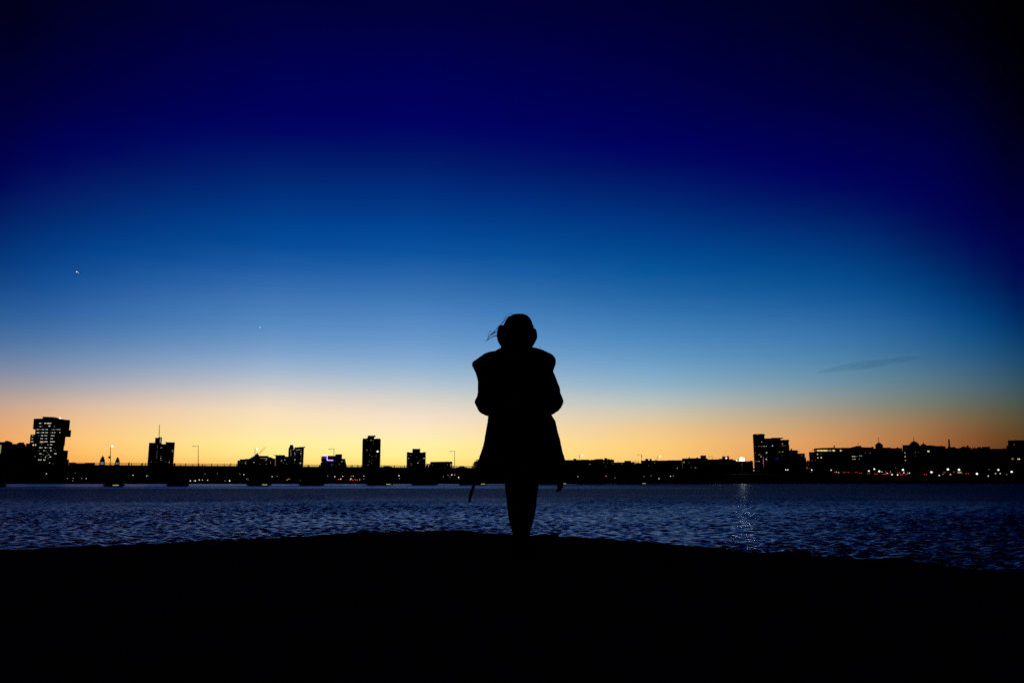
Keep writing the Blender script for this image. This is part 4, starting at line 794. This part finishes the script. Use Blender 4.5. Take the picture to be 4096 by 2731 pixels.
def tree(k, zx, ztop, wz, R, v, label, base=None):
    px, py = S(k, zx, ztop); p_ = at(px, py, R); z0 = land(R) if base is None else at(px, S(k, 0, base)[1], R).z
    h = p_.z-land(R); w_ = wz*R/F/4.594
    o = thing("tree", label, "tree", (p_.x, R, land(R)), R_.uniform(0, 6), "trees on the far bank")
    hh_ = 6.6; sc_w = w_/5.2; tm, cm = TM[v]
    t = link("trunk", tm, o); c = link("crown", cm, o)
    o.scale = (sc_w, sc_w, h/hh_)
    return o
tree(3, 1760, 880, 260, 430, 2, "round dense tree crown peeking out left of the person's coat")
tree(4, 1012, 900, 105, 720, 1, "low twiggy tree against the right edge of the person's coat")
tree(4, 1945, 914, 40, 740, 1, "tiny narrow tree alone on the flat roofline, left of the bare trees")
tree(4, 2236, 895, 110, 690, 0, "wide bare tree with fanned branches beside the small pitched roof")
tree(4, 2316, 916, 70, 695, 1, "smaller bare tree right of the fanned bare tree")
tree(5, 2240, 980, 110, 560, 1, "bare tree in front of the tallest right tower's foot, above red lights")
tree(5, 2322, 940, 60, 565, 0, "taller narrow bare tree in front of the tallest right tower's foot")
tree(6, 735, 908, 90, 700, 2, "dark treetop filling the gap left of the glass-topped block")
tree(7, 845, 636, 130, 790, 1, "bare treetop showing over the roof left of the factory chimney")
tree(7, 1560, 655, 90, 790, 0, "bare treetop above the uneven terrace roofs near the right edge")
tree(7, 1800, 684, 130, 760, 2, "leftmost of the dark treetops beside the right-edge block")
tree(7, 1940, 676, 140, 755, 1, "middle dark treetop left of the right-edge block")
tree(7, 2044, 612, 66, 730, 2, "dense dark treetop touching the right-edge block, tallest of its row")
tree(7, 2075, 570, 50, 740, 0, "thin bare tree against the corner of the right-edge block")
tree(6, 2470, 680, 60, 735, 1, "small treetop on the roofline left of the broad dome")

# ------------------------------------------------------------------ sky things: aeroplane, star, cloud, smoke
pc = at(314.5, 1089.5, 5200)
pl = thing("aeroplane", "small aeroplane with white and greenish lights high in the left sky", "aeroplane", pc, 0.45)
b_ = MB(); b_.tube([(-15,0,.5),(-13,0,.2),(-9,0,0),(10,0,0),(13.5,0,-.2),(15,0,-.6)], [.5,1.2,1.9,1.9,1.3,.3], 12); b_.obj("fuselage", M['white_skin'], pl)
for s_ in (-1, 1):
    b_ = MB(); b_.add([(3,1.5*s_,-.9),(-3,1.5*s_,-.9),(-6,15*s_,.3),(-4,15*s_,.3),(3,1.5*s_,-.5),(-3,1.5*s_,-.5),(-6,15*s_,.45),(-4,15*s_,.45)], [(0,1,2,3),(4,5,6,7),(0,1,5,4),(1,2,6,5),(2,3,7,6),(3,0,4,7)]); b_.obj("wing", M['white_skin'], pl)
    b_ = MB(); b_.tube([(4.5,5*s_,-1.7),(1,5*s_,-1.7)], [1,.8], 10); b_.obj("engine", M['white_skin'], pl)
b_ = MB(); b_.prism([(-10.5,1.4),(-13,6.5),(-15.5,6.5),(-14.5,.6)], -.25, .25); b_.obj("tail_fin", M['white_skin'], pl)
inv = Matrix.Rotation(-.45, 3, 'Z')
b_ = MB(); b_.ball(inv @ (at(307.4, 1087.4, 5180)-pc), 3.6, 10); b_.obj("landing_light", M['plane'], pl)
b_ = MB(); b_.ball(inv @ (at(315.0, 1091, 5180)-pc), 2.2, 10); b_.obj("wing_light", M['planeg'], pl)
b_ = MB(); b_.ball((0,0,0), 20, 10); st = b_.obj("star", M['star']); st.location = at(1040.2, 1308.8, 30000); tag(st, "single tiny white star in the blue sky, left of centre", "star")

def volmat(name, col, dens, absb):
    m = bpy.data.materials.new(name); m.use_nodes = True; n_ = m.node_tree; n_.nodes.clear()
    vv = n_.nodes.new("ShaderNodeVolumePrincipled"); o = n_.nodes.new("ShaderNodeOutputMaterial")
    vv.inputs["Color"].default_value = (*col, 1); vv.inputs["Density"].default_value = dens; vv.inputs["Absorption Color"].default_value = (*absb, 1)
    n_.links.new(vv.outputs[0], o.inputs["Volume"]); return m
b_ = MB(); YC = 9000
for px, py, lx_, hz_, rt in [(3332,1479,66,6,-.13),(3380,1470,95,9,-.14),(3460,1460,110,13,-.11),(3530,1448,90,8,-.16),(3590,1440,85,8,-.1),(3625,1436,50,5,-.06)]:
    c = at(px, py, YC); u = YC/F; B2 = MB(); B2.ball((0,0,0), (lx_*u, 220, hz_*u*1.3), 20)
    b_.add([c+Matrix.Rotation(rt, 3, 'Y') @ Vector(p) for p in B2.v], B2.f)
cl = b_.obj("cloud", volmat("thin_cloud", (0.02, 0.03, 0.05), 0.0011, (0.25, 0.3, 0.4)), None, True); struct(cl, 'stuff')
b_ = MB(); SP = [(22,788),(45,795),(75,785),(95,755),(120,722),(150,705),(190,680)]
P_ = []
for x, y in SP: px, py = S(2, x, y); P_.append(at(px, py, 781))
b_.tube(P_, [.5,1.0,1.5,1.3,1.2,1.2,.7], 10); sm = b_.obj("smoke", volmat("chimney_smoke", (0.1, 0.05, 0.04), 0.22, (0.5, 0.2, 0.15))); struct(sm, 'stuff')

# ------------------------------------------------------------------ the person
UPP = PY/F*1.0148
def pp(px, py, dy=0.0): return at(px, py, PY)+Vector((0, dy, 0))
foot = Vector((at(2086, 2200, PY).x, PY, GZ))
P = thing("person", "person seen from behind in a dark hooded puffer coat wearing large over-ear headphones", "person", foot)
def loc(v): return Vector(v)-foot
def ring(py, xl, xr, ry, dy=0.0, n=36, e=2.3):
    c = pp((xl+xr)/2, py, dy); rx = (xr-xl)/2*UPP; out_ = []
    for k in range(n):
        a = 2*math.pi*k/n; ca, sa = math.cos(a), math.sin(a)
        out_.append(loc(c)+Vector((rx*math.copysign(abs(ca)**(2/e), ca), ry*math.copysign(abs(sa)**(2/e), sa), 0)))
    return out_
# body: skeleton grown to one skin, then fused with head and hands
def L3(px, py, dy=0): return loc(pp(px, py, dy))
V = [L3(2080,1800), L3(2078,1690), L3(2075,1560), L3(2074,1470), L3(2072,1415), L3(2074,1385, .01), L3(2074,1340, .015)]
E = [(i, i+1) for i in range(6)]; Rd = [.12, .115, .12, .11, .05, .05, .06]
for s_, hx, kx, ax, cx_ in [(-1, 2052, 2059, 2071, 2060), (1, 2112, 2114, 2100, 2108)]:
    i = len(V); V += [L3(hx,1860), L3(hx+s_*2,1937), L3(kx,2026,.01), L3(cx_,2076), L3(ax,2130,-.01), Vector((L3(ax,2130).x+s_*.005, -.02, .07)), Vector((L3(ax,2130).x+s_*.03, .13, .035))]
    E += [(0, i)]+[(i+j, i+j+1) for j in range(6)]; Rd += [.075, .052, .042, .038, .024, .03, .025]
    sx_ = 1940 if s_ < 0 else 2178
    i = len(V); V += [L3(lerp(2075, sx_, .55),1446), L3(sx_,1460), L3(sx_-s_*-2,1530,.0), L3(sx_+s_*14,1606,.03), L3(sx_-s_*30,1596,.17), L3(sx_-s_*62,1580,.25)]
    E += [(3, i)]+[(i+j, i+j+1) for j in range(5)]; Rd += [.06, .05, .042, .038, .03, .022]
    wv = V[-1]; din = Vector((-s_*.55, .8, .2)).normalized(); palm = wv+din*.07; V.append(palm); Rd.append((.03, .022)); E.append((len(V)-2, len(V)-1)); pi_ = len(V)-1
    up = Vector((0,0,1)); side = din.cross(up).normalized()
    for f_, (off, ln) in enumerate([(-.026,.06),(-.009,.07),(.009,.066),(.026,.052)]):
        b0 = palm+din*.03+up*off; V += [b0, b0+din*ln*.5, b0+din*ln*.75-side*s_*.03, b0+din*ln*.65-side*s_*.055]
        j = len(V)-4; E += [(pi_, j), (j, j+1), (j+1, j+2), (j+2, j+3)]; Rd += [.0095, .0088, .008, .007]
    t0 = palm+up*.03-side*s_*.01; V += [t0, t0+din*.03+up*.018-side*s_*.02, t0+din*.05+up*.015-side*s_*.045]; j = len(V)-3
    E += [(pi_, j), (j, j+1), (j+1, j+2)]; Rd += [.012, .0105, .009]
body = skin_mesh("body", V, E, Rd, [M['skin']], 1)
bo = link("body", body, P)
hd = MB(); hc = L3(2074, 1335, .02)
hd.ball(hc, (.077, .095, .115), 24); hd.ball(hc+Vector((0,.03,-.06)), (.055,.065,.06), 18); hd.ball(hc+Vector((0,.105,-.02)), (.014,.02,.026), 12)
for s_ in (-1, 1):
    hd.ball(hc+Vector((.032*s_,.083,.008)), (.016,.014,.011), 12); hd.ball(hc+Vector((.078*s_,-.005,-.012)), (.012,.022,.034), 12)
hd.ball(hc+Vector((0,.088,-.065)), (.026,.012,.006), 12); hd.ball(hc+Vector((0,.088,-.076)), (.024,.012,.007), 12); hd.ball(hc+Vector((0,.07,-.105)), (.024,.022,.018), 12)
hdm = hd.mesh("head", M['skin'], True)
bm = bmesh.new(); bm.from_mesh(body); bm.from_mesh(hdm); bm.to_mesh(body); bm.free(); bpy.data.meshes.remove(hdm)
body.polygons.foreach_set('use_smooth', [True]*len(body.polygons))
def remesh(o, vox, it=4):
    m = o.modifiers.new("fuse", 'REMESH'); m.mode = 'VOXEL'; m.voxel_size = vox; m.use_smooth_shade = True
    if it: s_ = o.modifiers.new("soften", 'SMOOTH'); s_.iterations = it; s_.factor = .5
remesh(bo, .006, 2)
# trousers
V = [L3(2082,1790)]; E = []; Rd = [.13]
for s_, hx, kx, cx_, ax in [(-1, 2054, 2062.5, 2066, 2074), (1, 2118, 2112, 2104, 2097)]:
    i = len(V); V += [L3(hx,1850), L3(hx,1910), L3(hx+(2 if s_ < 0 else 0),1950), L3(kx-1,2000), L3(kx,2028), L3(cx_,2076), L3(cx_+(5 if s_ < 0 else -5),2105), L3(ax,2135), L3(ax,2160)]
    E += [(0, i)]+[(i+j, i+j+1) for j in range(8)]; Rd += [.09, .07, .066, .064, .062, .058, .051, .041, .036]
link("trousers", skin_mesh("trousers", V, E, Rd, [M['denim']], 2), P)
for s_, ax in [(-1, 2071), (1, 2100)]:
    x = L3(ax, 2140).x; V = [Vector((x,-.01,.2)), Vector((x+.002*s_,-.015,.12)), Vector((x+.006*s_,-.02,.055)), Vector((x+.016*s_,.06,.045)), Vector((x+.03*s_,.15,.034)), Vector((x+.034*s_,.19,.03))]
    so = link("shoe", skin_mesh("shoe", V, [(j, j+1) for j in range(5)], [.034,.034,.045,.042,.04,.028], [M['leather']], 2), P)
    b_ = MB(); b_.slab([(x-.035,-.055),(x+.035,-.055),(x+.042+.012*s_,.08),(x+.04+.03*s_,.18),(x+.03*s_,.225),(x-.036+.03*s_,.18),(x-.04+.012*s_,.08)], 0.001, .018); b_.obj("sole", M['rubber'], so)
# coat
ct = MB()
ct.loft([ring(py, a, c, d, dy) for py, a, c, d, dy in [
    (1385,2030,2118,.055,.0),(1392,2012,2130,.07,.0),(1395,2006,2156,.08,0),(1398,2000,2165,.085,0),(1404,1990,2179,.095,0),(1409,1960,2189,.1,0),(1413,1946,2197,.105,0),(1417,1937,2204,.11,0),(1426,1923,2213,.115,0),(1434,1911,2220,.12,0),(1445,1895,2222,.12,0),(1452,1893,2222,.12,0),
    (1462,1930,2190,.13,0),(1500,1938,2186,.135,0),(1560,1942,2188,.14,0),(1610,1946,2194,.14,0),(1652,1954,2202,.14,0),(1662,1955.5,2207,.14,0),(1682,1952,2218.5,.145,0),(1705,1949,2225,.15,0),(1728,1946,2230,.155,0),(1755,1941,2236,.16,0),(1778,1937.5,2241,.17,0),(1812,1928,2247,.18,0),(1840,1919,2257,.185,0),(1880,1908,2266,.19,0),(1915,1900,2272,.195,0),(1931,1900,2272,.195,0)]])
ct.loft([ring(py, xo, xi, d, dy, e=2.1) for py, xo, xi, d, dy in [(1420,1933,1970,.05,0),(1430,1916,1978,.065,0),(1438,1904,1980,.07,0),(1446,1893,1984,.078,0),(1454,1889,1986,.08,0),(1463,1888.5,1988,.082,0),(1473,1893,1988,.08,0),(1486,1899,1986,.078,0),(1505,1905.5,1984,.075,0),(1525,1912,1984,.072,.005),(1540,1911.5,1984,.07,.008),(1556,1909.5,1984,.07,.012),(1568,1911,1984,.07,.018),(1586,1907.5,1984,.075,.022),(1596,1899.5,1984,.082,.03),(1605,1896.5,1984,.09,.035),(1618,1900.5,1984,.09,.04),(1632,1909,1980,.085,.045),(1645,1920,1976,.075,.05),(1655,1934,1970,.06,.05),(1661,1944,1964,.035,.05)]])
ct.loft([ring(py, xi, xo, d, dy, e=2.1) for py, xo, xi, d, dy in [(1415,2203,2160,.05,0),(1424,2213,2150,.06,0),(1433,2220.5,2145,.072,0),(1439,2222,2143,.075,0),(1446,2222,2142,.08,0),(1457,2221.5,2140,.082,0),(1472,2215.5,2140,.078,0),(1485,2211,2140,.076,0),(1500,2218,2140,.074,0),(1520,2227,2142,.074,.005),(1535,2234,2144,.075,.01),(1552,2238.5,2146,.075,.014),(1572,2240,2148,.076,.02),(1582,2246,2150,.08,.024),(1592,2252,2150,.084,.03),(1601,2256,2150,.09,.035),(1613,2252.5,2152,.09,.04),(1626,2247.5,2156,.086,.045),(1640,2235,2162,.076,.05),(1650,2217,2170,.06,.05),(1656,2206,2180,.035,.05)]])
for s_, sx_ in [(-1, 1940), (1, 2200)]:     # forearms brought forward across the front
    ct.tube([L3(sx_,1612,.03), L3(sx_-s_*34,1606,.13), L3(sx_-s_*70,1590,.2), L3(sx_-s_*92,1582,.235)], [.078,.075,.062,.05], 18)
coat = ct.obj("coat", M['coat'], P, True); remesh(coat, .006, 2)
tx = bpy.data.textures.new("creases", 'CLOUDS'); tx.noise_scale = 0.09; tx.noise_depth = 2
dm = coat.modifiers.new("creases", 'DISPLACE'); dm.texture = tx; dm.strength = 0.013; dm.mid_level = 0.5; dm.texture_coords = 'LOCAL'
hd_ = MB(); hd_.loft([ring(py, a, c, d, dy) for py, a, c, d, dy in [(1396,2012,2132,.05,-.05),(1404,1990,2150,.075,-.07),(1418,1975,2166,.09,-.09),(1440,1972,2170,.085,-.11),(1468,1984,2160,.07,-.12),(1500,2010,2138,.05,-.12),(1525,2040,2108,.03,-.115)]])
ho = hd_.obj("hood", M['coat'], coat, True); remesh(ho, .008, 4)
b_ = MB(); b_.tube([L3(1906,1905,-.12), L3(1899,1940,-.13), L3(1890,1966,-.13), L3(1883.5,1990,-.13), L3(1882,2006,-.13)], [.011,.0098,.011,.0098,.008], 10); b_.obj("strap", M['coat'], P, True)
b_ = MB(); b_.loft([ring(py, a, c, .008, -.1, 14) for py, a, c in [(1915,2226,2250),(1938,2226,2250),(1950,2225,2246),(1958,2224,2241),(1964,2220,2236),(1966,2222,2232)]]); b_.obj("strap", M['coat'], P, True)
# hair
ha = MB(); ha.loft([ring(py, a, c, d, dy) for py, a, c, d, dy in [
    (1258.2,2064,2094,.02,.0),(1259.5,2053,2101,.045,.0),(1263,2045,2109,.062,.0),(1269,2035,2116,.078,-.002),(1277,2027.5,2122,.09,-.004),(1288,2020,2127.5,.1,-.006),(1300,2014.5,2131.5,.106,-.01),(1315,2012,2133.5,.108,-.015),(1335,2011,2134,.1,-.028),(1355,2010,2133,.085,-.04),(1375,2008,2130,.07,-.045),(1392,2004,2126,.062,-.045),(1402,2000,2124,.06,-.045),(1415,1998,2126,.05,-.045)]])
hair = ha.obj("hair", M['hair'], P, True)
def Z3(x, y, dy=-.02): return L3(1850+x/5.8075, 1230+y/5.8075, dy)
ST = [([(1190,160),(1130,149),(1075,164),(1010,222),(950,300)], .0007), ([(1075,228),(1030,258),(960,328),(880,418),(800,510),(700,600),(625,668),(602,715)], .0015), ([(602,715),(575,760),(530,805)], .0009),
      ([(1090,215),(1010,275),(950,345),(860,430),(790,500)], .0011), ([(800,545),(745,590),(690,622),(640,652),(605,692),(588,735)], .0008), ([(800,656),(740,667),(690,690),(640,728),(590,760),(530,806)], .0011),
      ([(800,673),(735,680),(700,690),(620,742),(560,785)], .001), ([(690,545),(640,560),(614,612),(600,680),(580,740)], .0005), ([(800,570),(735,610),(680,625)], .0006), ([(800,600),(740,620),(640,655)], .0005), ([(760,560),(690,640),(620,700),(575,760)], .0005),
      ([(1630,415),(1660,462),(1692,498)], .0009), ([(1785,960),(1804,945),(1803,920),(1792,905)], .0008), ([(910,900),(892,945),(868,985),(820,1015),(760,1038),(650,1046)], .0022), ([(905,930),(870,975),(800,1020),(720,1042),(640,1047)], .0022), ([(890,960),(830,1010),(740,1035),(660,1052)], .002),
      ([(865,880),(850,930),(840,960)], .0006), ([(880,990),(800,1050),(700,1068),(560,1072)], .0012), ([(1585,950),(1640,978),(1700,985),(1770,962)], .0018), ([(1590,965),(1650,990),(1720,1000),(1760,985)], .002), ([(1560,960),(1640,1000),(1700,1012)], .002), ([(830,1025),(740,1055),(680,1062)], .0012)]
for pts_, r in ST[:11]+ST[13:16]:
    for _ in range(2): ST.append(([(x+R_.gauss(0, 6), y+R_.gauss(0, 7)) for x, y in pts_], .00032))
b_ = MB()
for pts_, r in ST:
    q = [Z3(*p) for p in pts_]; fine = []
    for i in range(len(q)-1):
        p0, p1, p2, p3 = q[max(i-1,0)], q[i], q[i+1], q[min(i+2,len(q)-1)]
        for t in (0, .33, .66): fine.append(.5*((2*p1)+(p2-p0)*t+(2*p0-5*p1+4*p2-p3)*t*t+(3*p1-p0-3*p2+p3)*t**3))
    fine.append(q[-1]); n = len(fine); b_.tube(fine, [1.35*r*(1 if i < n*.6 else 1-.8*(i-n*.6)/(n*.4)) for i in range(n)], 5)
b_.obj("loose_strand", M['hair'], hair)
# headphones
hp = MB(); arc = []
for i in range(25):
    a = math.pi*i/24; arc.append(L3(2072.5-62*math.cos(a), 1335-74.5*math.sin(a), .005))
v = []; f = []; 
hp.tube(arc, .0075, 10)
hp_o = hp.obj("headphones", M['plastic'], P, True)
def cup(rows, name):
    b_ = MB(); b_.loft([ring(py, a, c, d, .005, 24, 2.2) for py, a, c, d in rows]); b_.obj(name, M['plastic'], hp_o, True)
cup([(1300.5,2004,2018,.012),(1302.5,1999,2022,.028),(1308,1994.5,2024,.042),(1317,1990.5,2026,.052),(1327,1988,2027,.058),(1340,1986.5,2028,.06),(1348,1987.5,2028,.06),(1358,1989.5,2028,.056),(1368,1993,2027,.048),(1377,1998,2026,.038),(1383,2003,2025,.025),(1386,2007,2022,.012)], "ear_cup")
cup([(1314,2128,2139,.012),(1315.5,2124,2142,.026),(1320,2120,2145,.04),(1328,2118,2147.8,.052),(1340,2116,2149.3,.058),(1349,2116,2149,.06),(1357,2115,2146.5,.058),(1367,2114,2141.5,.052),(1377,2113,2136,.044),(1386,2112,2130.5,.034),(1393,2113,2126,.022),(1396,2115,2122,.012)], "ear_cup")
